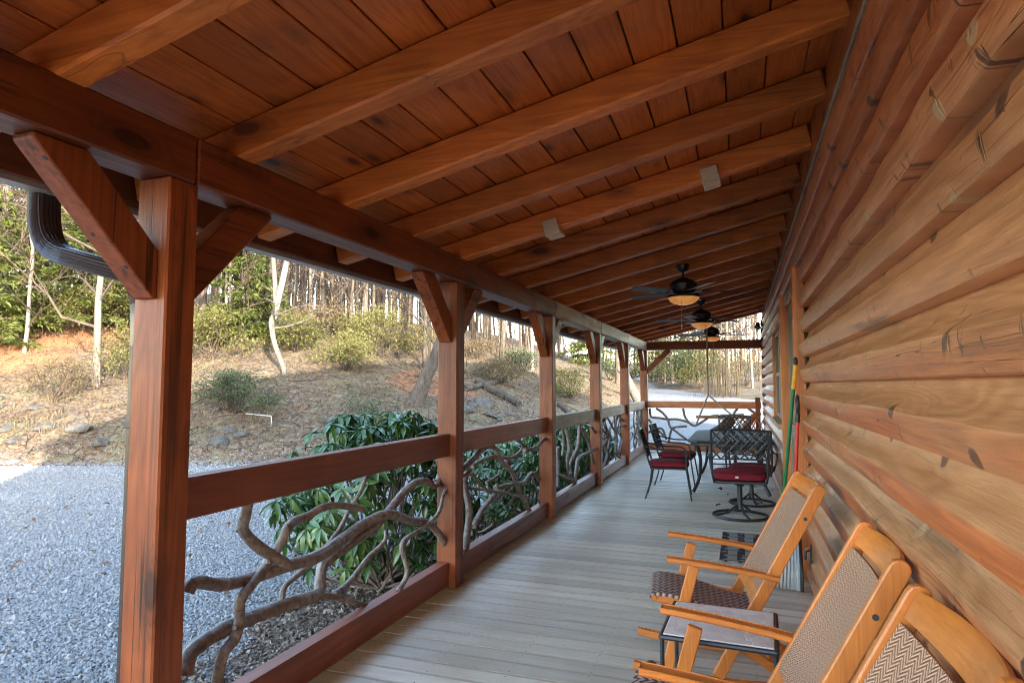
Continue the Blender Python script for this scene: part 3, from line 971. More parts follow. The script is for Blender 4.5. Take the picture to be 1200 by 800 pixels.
# end railing across the deck
YE = PY[5] + .02
er = thing('railing', 'end railing across the far end of the deck behind the dining table', 'railing', (-.80, YE, 0), 0, 'rustic railings between the porch posts')
MB().box((0, 0, 1.065), (2.42, .09, .15), None, .006).obj('top_rail', 'railX', er)
MB().box((0, 0, .11), (2.42, .09, .17), None, .006).obj('bottom_rail', 'railX', er)
MB().box((1.14, .0, .62), (.10, .10, 1.24), None, .006).obj('end_post', 'stainZ', er)
BRE = [[(10,255),(20,320),(80,330),(150,340),(220,340),(300,360),(350,390)], [(60,255),(110,290),(150,340),(170,400),(220,440),(300,500)], [(0,445),(60,415),(110,420),(140,500)],
       [(270,255),(290,330),(350,390),(420,360),(480,320),(550,310)], [(155,540),(180,420),(230,400),(300,395)], [(0,340),(60,410),(120,470)], [(560,310),(650,310),(745,305)],
       [(695,255),(660,310),(640,380)], [(780,255),(830,290),(880,300)]]
for pts in BRE:
    P = fit(pts, (760, 440), 6.67, Y=YE)
    P, rr = smooth_path([p - Vector((-.80, YE, 0)) for p in P], [.026] * len(pts), 4)
    MB().tube(P, rr, 7).obj('branch', 'branch', er)

# ------------------------------------------------------------------ log house
house = thing('log_house', 'log sided house with tan weathered half-log courses along the deck', 'house', (0, 0, 0))
HY0, HY1 = -4.0, 15.0
DOOR = (5.69, 7.35, 2.33); WIN = (8.0, 9.75, 1.07, 2.22)
PIT = .2
PROF = [(0.0, .000), (.003, .029), (.02, .0335), (.12, .0395), (.28, .0445), (.42, .046), (.50, .045), (.56, .039), (.62, .028), (.71, .016), (.84, .007), (1.0, .003)]
def log_mesh(ya, yb, z0, hgt, seed):
    n = max(2, int((yb - ya) / .11))
    rings, vv = [], []
    for i in range(n + 1):
        yy = ya + (yb - ya) * i / n
        a = mnoise.noise(Vector((yy * 1.3, seed * 7.1, 0)))
        b = mnoise.noise(Vector((yy * 3.1, seed * 3.7, 5)))
        c = mnoise.noise(Vector((yy * .8, seed * 1.9, 9)))
        ring = []
        for (t, p) in PROF:
            tt = t
            if 0.05 < t < .95:
                tt = t + (.055 * a + .025 * b) * math.sin(t * PI)
            pp = p * (1 + .12 * c) + .004 * b * math.sin(t * PI)
            ring.append((WX + .056 - 1.7 * pp, yy, z0 + tt * hgt))
        ring.append((WX + .078, yy, z0 + hgt)); ring.append((WX + .078, yy, z0 + .0005))
        rings.append(ring); vv.append(yy)
    m = len(rings[0])
    def uvf(j):
        i, k = divmod(j, m)
        return (vv[i], (PROF[k][0] if k < len(PROF) else .5))
    mb = MB().loft(rings, uvf=uvf)
    for q in range(len(mb.sm)): mb.sm[q] = True
    return mb.mesh('log', 'log', 28)
bounds = [.004] + [.125 + PIT * k for k in range(0, 15)]
seed = 1
for k in range(len(bounds) - 1):
    z0, z1 = bounds[k], bounds[k + 1]
    if z0 > 3.0: break
    spans = [(HY0, HY1)]
    zm = (z0 + z1) / 2
    cuts = []
    if zm < DOOR[2]: cuts.append((DOOR[0] - .105, DOOR[1] + .105))
    if WIN[2] - .06 < zm < WIN[3] + .04: cuts.append((WIN[0] - .07, WIN[1] + .07))
    for ca_, cb_ in sorted(cuts):
        new = []
        for (p, q) in spans:
            if cb_ <= p or ca_ >= q: new.append((p, q)); continue
            if ca_ > p: new.append((p, ca_))
            if cb_ < q: new.append((cb_, q))
        spans = new
    for (p, q) in spans:
        if q - p < .05: continue
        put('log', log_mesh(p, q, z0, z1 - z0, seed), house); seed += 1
# wall core, other walls and main roof (they cast the shade on the drive)
wc = MB()
wc.box((WX + .112, (-6.3 + HY1) / 2, 2.35), (.06, HY1 + 6.3 - .2, 6.5), None, .002)
wc.obj('wall', 'wallcore', house)
for yy in (-6.4, HY1 - .03):
    mb = MB()
    pr = [(WX + .14, -.9), (9.2, -.9), (9.2, 5.6), (4.9, 8.15), (WX + .14, 5.6)]
    mb.loft([[(a, yy - .05, b) for a, b in pr], [(a, yy + .05, b) for a, b in pr]])
    mb.obj('gable_wall', 'wallcore', house)
MB().box((9.2, (-6.3 + HY1) / 2, 2.35), (.1, HY1 + 6.1, 6.4)).obj('wall', 'wallcore', house)
mb = MB()
mb.bar((.1, 4.3, 5.45), (4.92, 4.3, 8.35), HY1 + 6.4 + .7, .06)
mb.bar((9.7, 4.3, 5.45), (4.98, 4.3, 8.35), HY1 + 6.4 + .7, .06)
mb.obj('main_roof', 'roofm', house)
# corner log ends at the far end
for k in range(14):
    o = MB().tube([(WX + .05, HY1 - .06, .1 + k * .2), (WX + .05, HY1 + .16, .1 + k * .2)], .085, 10).obj('log_end', 'logfurn', house)
# door
dr = MB().box((WX + .055, (DOOR[0] + DOOR[1]) / 2, DOOR[2] / 2), (.04, DOOR[1] - DOOR[0], DOOR[2] - .01), None, .003).obj('door', 'doorgrey', house)
dw = (DOOR[1] - DOOR[0]) / 2
for kk in (0, 1):
    yc = DOOR[0] + dw * (kk + .5)
    f = MB()
    for s_ in (-1, 1):
        f.box((WX + .025, yc + s_ * (dw / 2 - .055), DOOR[2] / 2), (.03, .10, DOOR[2] - .03))
    for zz in (.14, 1.05, DOOR[2] - .08):
        f.box((WX + .026, yc, zz), (.03, dw - .225, .13))
    f.obj('door_frame', 'doorgrey', dr)
MB().box((WX + .029, DOOR[0] + dw / 2, 1.65), (.012, dw - .22, 1.02), None, .002).obj('pane', 'pane', dr)
MB().tube([(WX - .02, DOOR[0] + dw - .05, 1.0), (WX - .05, DOOR[0] + dw - .05, 1.0), (WX - .05, DOOR[0] + dw - .15, 1.0)], .011, 8).obj('door_handle', 'silver', dr)
for (yy, zt) in ((DOOR[0] - .051, 2.46), (DOOR[1] + .051, 2.46)):
    MB().box((WX - .020, yy, zt / 2), (.085, .10, zt), None, .004).obj('door_trim', 'trim', house)
MB().box((WX + .005, (DOOR[0] + DOOR[1]) / 2, DOOR[2] + .055), (.05, DOOR[1] - DOOR[0] - .01, .09), None, .004).obj('door_header', 'railpale', house)
# window
wn2 = MB()
yc, zc = (WIN[0] + WIN[1]) / 2, (WIN[2] + WIN[3]) / 2
for s_ in (-1, 1):
    wn2.box((WX - .002, yc + s_ * ((WIN[1] - WIN[0]) / 2 + .03), zc), (.07, .075, WIN[3] - WIN[2] + .12))
wn2.box((WX - .003, yc, WIN[3] + .03), (.07, WIN[1] - WIN[0] - .02, .07))
wo = wn2.obj('window', 'trim', house)
MB().box((WX + .03, yc - .43, zc), (.012, .80, WIN[3] - WIN[2] - .01), None, .002).obj('pane', 'pane', wo)
MB().box((WX + .03, yc + .43, zc), (.012, .80, WIN[3] - WIN[2] - .01), None, .002).obj('pane', 'pane', wo)
mb = MB()
for dy in (-.84, -.03, .03, .84):
    mb.box((WX + .012, yc + dy, zc), (.03, .05, WIN[3] - WIN[2] - .004))
for zz in (WIN[2] + .03, zc, WIN[3] - .04):
    for dy in (-.43, .43): mb.box((WX + .013, yc + dy, zz), (.028, .74, .045))
mb.obj('sash', 'doorgrey', wo)
MB().box((WX - .03, yc, WIN[2] - .035), (.11, WIN[1] - WIN[0] + .2, .06), None, .005).obj('sill', 'railpale', wo)

# ------------------------------------------------------------------ rocking chairs
def strip(mb, path, wdt, th, cup=0.0, n=8, y0=0.0, wf=None):
    """woven sheet following path (x,z) with width along y and its own thickness"""
    m = len(path)
    top, bot = [], []
    L = [0]
    for a, b in zip(path[:-1], path[1:]): L.append(L[-1] + math.hypot(b[0] - a[0], b[1] - a[1]))
    vs, uvv = [], []
    for sd in (0, 1):
        for i in range(m):
            a, b = path[max(i - 1, 0)], path[min(i + 1, m - 1)]
            tx, tz = b[0] - a[0], b[1] - a[1]
            l = math.hypot(tx, tz); nx_, nz_ = -tz / l, tx / l
            for k in range(n + 1):
                f = k / n * 2 - 1
                c = cup * (1 - f * f) + sd * th
                vs.append((path[i][0] - nx_ * c, y0 + f * wdt / 2, path[i][1] - nz_ * c)); uvv.append((f * wdt / 2 + .5, L[i]))
    fs = []
    w1 = n + 1; o = m * w1
    for i in range(m - 1):
        for k in range(n):
            a = i * w1 + k
            fs.append([a, a + 1, a + w1 + 1, a + w1]); fs.append([o + a, o + a + w1, o + a + w1 + 1, o + a + 1])
        for k in (0, n):
            a = i * w1 + k; fs.append([a, a + w1, o + a + w1, o + a])
    for i in (0, m - 1):
        for k in range(n):
            a = i * w1 + k; fs.append([a, a + 1, o + a + 1, o + a])
    mb.add(vs, fs, True, [[uvv[j] for j in f] for f in fs])
    return mb

def swept(mb, path, y, w_, h):
    """flat timber following an (x,z) path: w_ along y, h in the plane"""
    rings = []
    m = len(path)
    for i in range(m):
        a, b = path[max(i - 1, 0)], path[min(i + 1, m - 1)]
        tx, tz = b[0] - a[0], b[1] - a[1]; l = math.hypot(tx, tz)
        nx_, nz_ = -tz / l, tx / l
        x_, z_ = path[i]
        c = .004
        ring = []
        for (sy, sn) in ((-1, -1), (1, -1), (1, 1), (-1, 1)):
            for (ey, en) in (((1, 0), (0, 1)) if (sy, sn) in ((1, -1), (-1, 1)) else ((0, 1), (1, 0))):
                yy = sy * (w_ / 2 - c * (1 - ey)); nn = sn * (h / 2 - c * (1 - en))
                ring.append((x_ + nx_ * nn, y + yy, z_ + nz_ * nn))
        rings.append(ring)
    return mb.loft(rings)

def make_rocker(label, loc, rz, group):
    c = thing('rocking_chair', label, 'rocking chair', loc, rz, group)
    hw = .265
    top = (-.335, 1.018); bot = (.165, .07)
    for sy in (-1, 1):
        y = sy * hw
        # post: long raked board rounded at the head
        d = Vector((top[0] - bot[0], 0, top[1] - bot[1])).normalized(); nn = Vector((-d.z, 0, d.x))
        p0, p1 = Vector((bot[0], 0, bot[1])), Vector((top[0], 0, top[1]))
        prof = [p0 - nn * .029, p0 + nn * .029, p1 + nn * .029 - d * .03]
        for k in range(1, 6):
            a = PI * k / 6
            prof.append(p1 - d * .03 + nn * .029 * math.cos(a) + d * .029 * math.sin(a))
        prof.append(p1 - nn * .029 - d * .03)
        ra = [(q.x, y - .014, q.z) for q in prof]; rb = [(q.x, y + .014, q.z) for q in prof]
        o = MB().loft([ra, rb]).obj('back_post', 'oakZ', c)
        bv = o.modifiers.new('bevel', 'BEVEL'); bv.width = .005; bv.segments = 2
        MB().tube([(top[0] + .08, y - .0165, top[1] - .16), (top[0] + .08, y + .0165, top[1] - .16)], .009, 10).obj('bolt', 'iron', o)
        # front leg, raked forward to the rocker
        yl = sy * (hw - .031)
        o = MB().bar((.268, yl, .592), (.412, yl, .055), .028, .055, up=(1, 0, .3)).obj('front_leg', 'oakZ', c)
        # crossing rear leg
        MB().bar((.34, sy * (hw - .060), .375), (-.20, sy * (hw - .060), .055), .024, .045).obj('cross_leg', 'oakX', c)
        # rocker
        path = [(xx, .028 + .16 * (xx - .05) ** 2) for xx in np.linspace(-.46, .58, 12)]
        swept(MB(), path, sy * (hw - .031), .032, .042).obj('rocker', 'oakX', c)
        # arm
        path = [(.40, .628), (.36, .626), (.20, .612), (0, .588), (-.13, .566)]
        o = swept(MB(), path, sy * (hw + .018), .060, .024).obj('arm', 'oakX', c)
        # seat side rail
        path = [(.47, .402), (.40, .395), (.25, .375), (.12, .35), (0.0, .335)]
        swept(MB(), path, sy * (hw - .090), .026, .042).obj('seat_rail', 'oakX', c)
    ww = 2 * hw - .030
    # crest board bowed backwards
    d = Vector((top[0] - bot[0], 0, top[1] - bot[1])).normalized(); nn = Vector((-d.z, 0, d.x))
    rings = []
    for k in range(13):
        f = k / 12 * 2 - 1
        bow = .035 * (1 - f * f); rise = .016 * (1 - f * f)
        base = Vector((top[0], f * ww / 2, top[1])) + nn * bow - d * .045
        ring = []
        for a, b in ((-.011, -.045), (.011, -.045), (.011, .022 + rise), (.006, .030 + rise), (-.006, .030 + rise), (-.011, .022 + rise)):
            ring.append(base + nn * a + d * b)
        rings.append(ring)
    MB().loft(rings, smooth=True).obj('crest_rail', 'oakY', c)
    # lower back rail
    rings = []
    for k in range(9):
        f = k / 8 * 2 - 1
        base = Vector((-.015, f * ww / 2, .44)) + nn * .022 * (1 - f * f)
        rings.append([base + nn * a + d * b for a, b in ((-.010, -.035), (.010, -.035), (.010, .035), (-.010, .035))])
    MB().loft(rings, smooth=True).obj('lower_rail', 'oakY', c)
    # woven back
    pa = Vector((-.032, 0, .475)); pb = Vector((top[0], 0, top[1])) - d * .105
    path = [(pa.lerp(pb, t).x, pa.lerp(pb, t).z) for t in np.linspace(0, 1, 10)]
    strip(MB(), path, ww - .006, .012, -.022).obj('woven_back', 'weave', c)
    # woven seat, dipping towards the back and rolled over the front rail
    path = [(-.02, .352), (.04, .352), (.12, .366), (.22, .392), (.32, .418), (.40, .430), (.455, .432), (.486, .422), (.495, .40)]
    strip(MB(), path, .40, .016, 0).obj('woven_seat', 'weavedark', c)
    MB().tube([(.472, -.20, .406), (.472, .20, .406)], .014, 8).obj('stretcher', 'oakY', c)
    MB().tube([(.36, -hw + .03, .20), (.36, hw - .03, .20)], .012, 8).obj('stretcher', 'oakY', c)
    MB().tube([(-.10, -hw + .05, .115), (-.10, hw - .05, .115)], .012, 8).obj('stretcher', 'oakY', c)
    return c
c1 = make_rocker('farthest oak rocking chair, its woven seat in view beyond the tiled side table', (.0, 3.70, 0), PI + R(5.5), 'oak rocking chairs along the wall')
c2 = copy_tree(c1); c2.location = (.085, 2.35, 0); c2.rotation_euler = (0, 0, PI + R(0))
c2['label'] = 'middle oak rocking chair whose arm crosses in front of the tiled side table'
c3 = copy_tree(c1); c3.location = (.085, 1.565, 0); c3.rotation_euler = (0, 0, PI + R(2))
c3['label'] = 'nearest oak rocking chair, only its curved crest and the top of its woven back showing'

# ------------------------------------------------------------------ tiled side table
sd = thing('side_table', 'small side table with pale crackle tile top and black iron legs beside the rocking chairs', 'side table', (-.105, 2.985, 0), R(-2))
MB().box((0, 0, .472), (.43, .43, .018), None, .006).obj('table_top', 'mosaic', sd)
mb = MB()
for sx in (-1, 1):
    mb.tube([(sx * .222, -.222, .468), (sx * .222, .222, .468)], .011, 8)
    mb.tube([(-.222, sx * .222, .468), (.222, sx * .222, .468)], .011, 8)
mb.obj('frame', 'iron', sd)
for sx in (-1, 1):
    for sy in (-1, 1):
        MB().tube([(sx * .218, sy * .218, .465), (sx * .218, sy * .218, .006)], .0095, 8).obj('leg', 'iron', sd)
mb = MB()
for sx in (-1, 1):
    mb.tube([(sx * .218, -.21, .10), (sx * .218, .21, .10)], .006, 6)
mb.obj('stretcher', 'iron', sd)

# ------------------------------------------------------------------ dining set
def lattice_back(mb, w_, z0, z1, xof, lean):
    """crossing bars of a cast lattice panel; panel in y,z, leaning with x"""
    def P(y, z): return (xof + lean * (z - z0), y, z)
    h = z1 - z0
    mb.tube([P(-w_ / 2, z0), P(-w_ / 2, z1), P(0, z1 + .012), P(w_ / 2, z1), P(w_ / 2, z0)], .014, 6)
    mb.tube([P(-w_ / 2, z0 + .03), P(w_ / 2, z0 + .03)], .008, 6)
    mb.tube([P(-w_ / 2, z0 + h * .22), P(w_ / 2, z0 + h * .22)], .007, 6)
    n = 6; st_ = w_ / n
    za, zb_ = z0 + h * .22, z1
    for k in range(-3, n + 1):
        for sg in (1, -1):
            y0, y1 = -w_ / 2 + k * st_, -w_ / 2 + (k + 3) * st_
            t0, t1 = max(0, (-w_ / 2 - y0) / (y1 - y0)), min(1, (w_ / 2 - y0) / (y1 - y0))
            if t1 - t0 < .05: continue
            p = [(y0 + (y1 - y0) * t, za + (zb_ - za) * t) for t in (t0, t1)]
            mb.tube([P(sg * p[0][0], p[0][1]), P(sg * p[1][0], p[1][1])], .009, 5)
def cushion(mb, w_, d, z, th):
    rings = []
    for (s_, zz) in ((.86, 0), (.97, .2 * th), (1, .5 * th), (.97, .8 * th), (.84, th), (.5, th * 1.12), (.02, th * 1.15)):
        ring = []
        for k in range(28):
            a = 2 * PI * k / 28
            ca_, sa_ = math.cos(a), math.sin(a)
            e = .35
            px_ = math.copysign(abs(ca_) ** e, ca_) * d / 2 * s_; py_ = math.copysign(abs(sa_) ** e, sa_) * w_ / 2 * s_
            ring.append((px_, py_, z + zz))
        rings.append(ring)
    return mb.loft(rings, smooth=True)
# chairs face +x locally
def make_swivel(label, loc, rz, group):
    c = thing('swivel_chair', label, 'patio chair', loc, rz, group)
    mb = MB()
    n = 28
    mb.tube([(.27 * math.cos(2 * PI * k / n), .27 * math.sin(2 * PI * k / n), .018) for k in range(n + 1)], .015, 6)
    for a in (0, 90, 180, 270):
        ca_, sa_ = math.cos(R(a + 20)), math.sin(R(a + 20))
        mb.tube([(.27 * ca_, .27 * sa_, .02), (.12 * ca_, .12 * sa_, .05), (.03 * ca_, .03 * sa_, .13)], .014, 6)
    mb.obj('swivel_base', 'iron', c)
    MB().lathe([(.032, .10), (.026, .2), (.026, .33), (.07, .36), (.07, .375)], n=14).obj('pedestal', 'iron', c)
    mb = MB(); mb.box((0, 0, .395), (.46, .50, .03), None, .01); mb.obj('seat_frame', 'iron', c)
    cu = cushion(MB(), .53, .50, .41, .085).obj('cushion', 'cush', c)
    MB().box((-.2515, .03, .455), (.004, .03, .018), None, .0005).obj('care_tag', 'tag', cu)
    mb = MB(); lattice_back(mb, .54, .56, .945, -.27, -.22)
    for sy in (-1, 1):
        mb.tube([(-.22, sy * .25, .39), (-.26, sy * .265, .48), (-.27, sy * .27, .57)], .012, 6)
    mb.obj('backrest', 'iron', c)
    for sy in (-1, 1):
        P, rr = smooth_path([Vector(q) for q in ((-.29, sy * .28, .70), (-.15, sy * .30, .66), (.05, sy * .305, .64), (.20, sy * .30, .63), (.235, sy * .295, .58), (.20, sy * .28, .48), (.16, sy * .255, .40))], [.013] * 7, 3)
        MB().tube(P, rr, 6).obj('arm', 'iron', c)
    return c
def make_side_chair(label, loc, rz, group):
    c = thing('patio_chair', label, 'patio chair', loc, rz, group)
    mb = MB()
    mb.box((0, 0, .405), (.47, .50, .022), None, .008); mb.obj('seat_frame', 'iron', c)
    cushion(MB(), .52, .52, .417, .075).obj('cushion', 'cush', c)
    for sy in (-1, 1):
        MB().tube([(.22, sy * .235, .40), (.25, sy * .25, .2), (.28, sy * .262, .006)], .010, 7).obj('leg', 'iron', c)
        MB().tube([(-.22, sy * .235, .40), (-.25, sy * .25, .2), (-.31, sy * .262, .006)], .010, 7).obj('leg', 'iron', c)
        P, rr = smooth_path([Vector(q) for q in ((-.31, sy * .25, .70), (-.1, sy * .285, .655), (.14, sy * .29, .645), (.215, sy * .285, .58), (.22, sy * .26, .42))], [.011] * 5, 3)
        MB().tube(P, rr, 6).obj('arm', 'iron', c)
    mb = MB(); lattice_back(mb, .48, .45, .90, -.245, -.30)
    for sy in (-1, 1): mb.tube([(-.23, sy * .24, .40), (-.245, sy * .24, .46)], .011, 6)
    mb.obj('backrest', 'iron', c)
    return c
G_ = 'cast metal patio chairs round the dining table'
make_swivel('swivel patio chair with ring base and red cushion at the near end of the table', (-.04, 7.90, 0), R(92), G_).scale = (1.1, 1.1, 1.06)
make_swivel('swivel patio chair tucked against the table, half hidden behind the nearest one', (.10, 8.80, 0), R(84), G_)
fs = make_swivel('swivel patio chair with red cushion at the far end of the dining table', (-.12, 12.05, 0), R(-90), G_)
make_side_chair('nearer of the two red cushioned patio chairs on the railing side of the table', (-.93, 8.95, 0), R(4), G_)
make_side_chair('farther of the two red cushioned patio chairs on the railing side of the table', (-.93, 10.15, 0), R(-3), G_)
dt = thing('dining_table', 'dark patio dining table with woven pattern top near the far end of the deck', 'dining table', (-.16, 10.45, 0))
# clipped-corner top
def slab(mb, hx, hy, c, z0, z1):
    ring = [(hx - c, -hy), (hx, -hy + c), (hx, hy - c), (hx - c, hy), (-hx + c, hy), (-hx, hy - c), (-hx, -hy + c), (-hx + c, -hy)]
    return mb.loft([[(a * .985, b * .99, z0) for a, b in ring], [(a, b, z0 + .006) for a, b in ring], [(a, b, z1 - .006) for a, b in ring], [(a * .985, b * .99, z1) for a, b in ring]])
slab(MB(), .57, 1.15, .14, .70, .735).obj('table_top', 'ttop', dt)
slab(MB(), .53, 1.09, .12, .655, .698).obj('apron', 'iron', dt)
for sx in (-1, 1):
    for sy in (-1, 1):
        P, rr = smooth_path([Vector(q) for q in ((sx * .44, sy * .98, .66), (sx * .40, sy * .92, .45), (sx * .42, sy * .94, .2), (sx * .50, sy * 1.02, .012))], [.028, .024, .022, .024], 4)
        MB().tube(P, rr, 8).obj('leg', 'iron', dt)

# ------------------------------------------------------------------ porch swing of rustic logs
sw = thing('porch_swing', 'rustic log porch swing hung on ropes beyond the dining table', 'porch swing', (-.15, 13.25, 0))
for sx, col_ in ((-.62, 'logfurn'), (.02, 'logorange')):
    for dy in (-.3, .3):
        pass
MB().tube([(-.58, -.42, .47), (-.20, .05, .66), (-.06, .22, .82)], [.085, .10, .115], 12).obj('arm_log', 'logfurn', sw)
MB().tube([(.15, -.30, .62), (.33, .0, .84), (.38, .1, .90)], [.06, .065, .065], 12).obj('arm_log', 'logorange', sw)
for k in range(5):
    MB().tube([(-.72, -.32 + .16 * k, .45), (.50, -.32 + .16 * k, .45)], .032, 8).obj('seat_slat', 'logorange' if k % 2 else 'logfurn', sw)
for zz in (.55, .86):
    MB().tube([(-.72, .38, zz), (.50, .38, zz)], .028, 8).obj('back_rail', 'logorange', sw)
for k in range(5):
    xa = -.10 + k * .13
    MB().tube([(xa, .38, .55), (xa + .16, .38, .86)], .012, 6).obj('back_twig', 'logorange', sw)
    MB().tube([(xa + .16, .385, .55), (xa, .385, .86)], .012, 6).obj('back_twig', 'logorange', sw)
for sy in (-.16, .05):
    mb = MB()
    apex = Vector((-.46, sy, 1.31))
    mb.tube([(-.46, sy, zraf(-.6) - .0), apex], .011, 6)
    mb.tube([apex, (-.70, sy, .72)], .012, 6); mb.tube([apex, (-.02, sy, .92)], .012, 6)
    mb.obj('rope', 'rope', sw)

# ------------------------------------------------------------------ ceiling fans
def make_fan(label, x, y, rz):
    ztop = zraf(x)
    c = thing('ceiling_fan', label, 'ceiling fan', (x, y, ztop), rz, 'ceiling fans over the porch')
    MB().lathe([(.02, -.085), (.05, -.07), (.068, -.03), (.07, 0)], n=20).obj('canopy', 'fan', c)
    zm = 2.585 - ztop
    MB().tube([(0, 0, -.07), (0, 0, zm + .08)], .013, 8).obj('downrod', 'fan', c)
    MB().lathe([(.05, zm - .085), (.115, zm - .075), (.145, zm - .04), (.15, zm + .02), (.12, zm + .055), (.06, zm + .085), (.02, zm + .10)], n=24).obj('motor', 'fan', c)
    for k in range(5):
        a = 2 * PI * k / 5
        T = Matrix.Rotation(a, 4, 'Z') @ Matrix.Translation((0, 0, zm - .055))
        br = MB()
        br.add([T @ Vector(p) for p in ((.10, -.022, -.006), (.10, .022, -.006), (.24, .04, -.008), (.24, -.04, -.008), (.10, -.022, .004), (.10, .022, .004), (.24, .04, .002), (.24, -.04, .002))],
               [[0, 1, 2, 3], [7, 6, 5, 4], [0, 4, 5, 1], [1, 5, 6, 2], [2, 6, 7, 3], [3, 7, 4, 0]])
        b0 = br.obj('blade_iron', 'fan', c)
        pr = [(.20, -.052), (.30, -.062), (.55, -.070), (.66, -.062), (.685, -.03), (.69, 0), (.685, .03), (.66, .062), (.55, .070), (.30, .062), (.20, .052)]
        Tp = T @ Matrix.Rotation(R(12), 4, 'X')
        MB().loft([[Tp @ Vector((p, q, -.012)) for p, q in pr], [Tp @ Vector((p, q, -.005)) for p, q in pr]]).obj('blade', 'blade', c)
    MB().lathe([(.08, zm - .14), (.09, zm - .12), (.085, zm - .085), (.05, zm - .08)], n=20).obj('light_kit', 'fan', c)
    MB().lathe([(.172, zm - .100), (.178, zm - .107), (.178, zm - .122), (.172, zm - .126)], n=28).obj('light_ring', 'fan', c)
    b = MB().lathe([(.012, zm - .205), (.05, zm - .203), (.10, zm - .19), (.14, zm - .165), (.165, zm - .13), (.170, zm - .118), (.165, zm - .112), (.10, zm - .110)], n=28).obj('glass_bowl', 'bowl', c)
    mb = MB(); mb.tube([(-.04, -.10, zm - .12), (-.04, -.185, zm - .21), (-.04, -.185, zm - .44)], .0028, 5)
    mb.lathe([(.004, zm - .49), (.011, zm - .475), (.008, zm - .44)], (-.04, -.185, 0), 8)
    mb.obj('pull_chain', 'rope', c)
make_fan('nearest of the three bronze ceiling fans, above the deck before the table', -.57, 7.2, R(10))
make_fan('middle one of the three bronze ceiling fans, above the dining table', -.55, 10.35, R(38))
make_fan('farthest of the three bronze ceiling fans, by the end beam', -.53, 13.5, R(24))

# blocks capping two hooks on a rafter
yb4 = RAFY[3 + 4]
for x_, lb in ((-1.29, 'pale wood block under the rafter, the one nearer the eave beam'), (-.165, 'pale wood block under the rafter, the one nearer the house wall')):
    o = MB().box((0, 0, 0), (.115, .17, .115), Matrix.Rotation(-tilt, 4, 'Y'), .004).obj('wood_block', 'grey_block', None, (x_, yb4 + .05, zraf(x_) + .01))
    tag(o, lb, 'wood block', 'pale wood blocks on a rafter')
# floodlight at the far wall top
fl = thing('floodlight', 'small dark twin floodlight at the far top corner of the log wall', 'floodlight', (.38, 14.25, 2.78))
MB().box((.06, 0, 0), (.04, .12, .12)).obj('mount', 'black', fl)
for s_ in (-1, 1):
    MB().lathe([(.02, -.06), (.03, -.02), (.055, .04), (.058, .07)], (0, 0, 0), 14).obj('lamp_head', 'black', fl, (-.02, s_ * .08, -.03)).rotation_euler = (R(150), 0, s_ * .4)

# ------------------------------------------------------------------ tools by the door
gp_ = thing('broom', 'green handled pole with yellow grip leaning on the door trim', 'broom', (0, 0, 0))
foot, head = Vector((.245, 5.60, .10)), Vector((.405, 5.36, 1.70))
dd = (head - foot)
MB().tube([foot, foot + dd * .86], .0145, 10).obj('handle', 'green', gp_)
MB().tube([foot + dd * .86, foot + dd * .975], .0165, 10).obj('grip', 'yellow', gp_)
MB().lathe([(.010, 0), (.017, .015), (.015, .05), (.006, .06)], tuple(foot + dd * .975), 10).obj('cap', 'black', gp_)
mb = MB()
rb_ = random.Random(3)
for k in range(120):
    q = Vector((rb_.uniform(-.02, .02), rb_.uniform(-.13, .13), 0))
    mb.tube([foot + q + Vector((0, 0, .03)), foot + q * 1.25 + Vector((0, 0, -.098))], .003, 3, False)
mb.obj('bristles', 'green', gp_)
MB().box(tuple(foot + Vector((0, 0, .02))), (.05, .28, .04)).obj('brush_block', 'black', gp_)
rp = thing('snow_shovel', 'red handled shovel with black grip and grey ribbed scoop against the trim', 'shovel', (0, 0, 0))
ft, hd = Vector((.34, 5.33, .22)), Vector((.405, 5.30, 1.36))
dv = hd - ft
MB().tube([ft, ft + dv * .90], .014, 10).obj('handle', 'redp', rp)
mb = MB()
mb.tube([ft + dv * .88, ft + dv * .94], .018, 10)
g0 = ft + dv * .94
P, rr = smooth_path([g0, g0 + Vector((0, -.05, .03)), g0 + Vector((0, -.055, .10)), g0 + Vector((0, 0, .13)), g0 + Vector((0, .055, .10)), g0 + Vector((0, .05, .03)), g0], [.012] * 7, 3)
mb.tube(P, rr, 8); mb.obj('grip', 'black', rp)
# curved scoop with ribs
rings = []
for i in range(9):
    t = i / 8
    z_ = .36 * (1 - t) + .012; yo = 5.34 - .16 * t - .05 * math.sin(t * PI)
    ring = [(.305 - .03 * t + f * (.085 + .025 * t), yo + .05 * (1 - f * f) - (.006 if k % 2 else 0), z_) for k, f in enumerate(np.linspace(-1, 1, 19))]
    ring += [(p[0], p[1] + .006, p[2]) for p in ring[::-1]]
    rings.append(ring)
MB().loft(rings).obj('scoop', 'silver', rp)
mb = MB()
mb.tube([rings[i][0] for i in range(9)], .012, 6); mb.tube([rings[i][18] for i in range(9)], .012, 6)
mb.tube([rings[0][k] for k in range(19)], .014, 6)
mb.obj('rim', 'black', rp)
dm = MB().box((0, 0, .007), (.36, 1.12, .012), None, .005).obj('door_mat', 'mat', None, (-.03, 6.30, 0))
dm.location.y = 6.43
tag(dm, 'grey and black patterned door mat lying on the deck', 'door mat')

hb = thing('wall_bracket', 'small dark metal bracket fixed low on the log wall past the shovel', 'bracket', (WX - .02, 5.15, .27))
MB().box((0, 0, 0), (.012, .05, .17), None, .003).obj('plate', 'black', hb)
MB().tube([(0, 0, .05), (-.035, 0, .04), (-.04, 0, -.02)], .009, 8).obj('hook', 'black', hb)

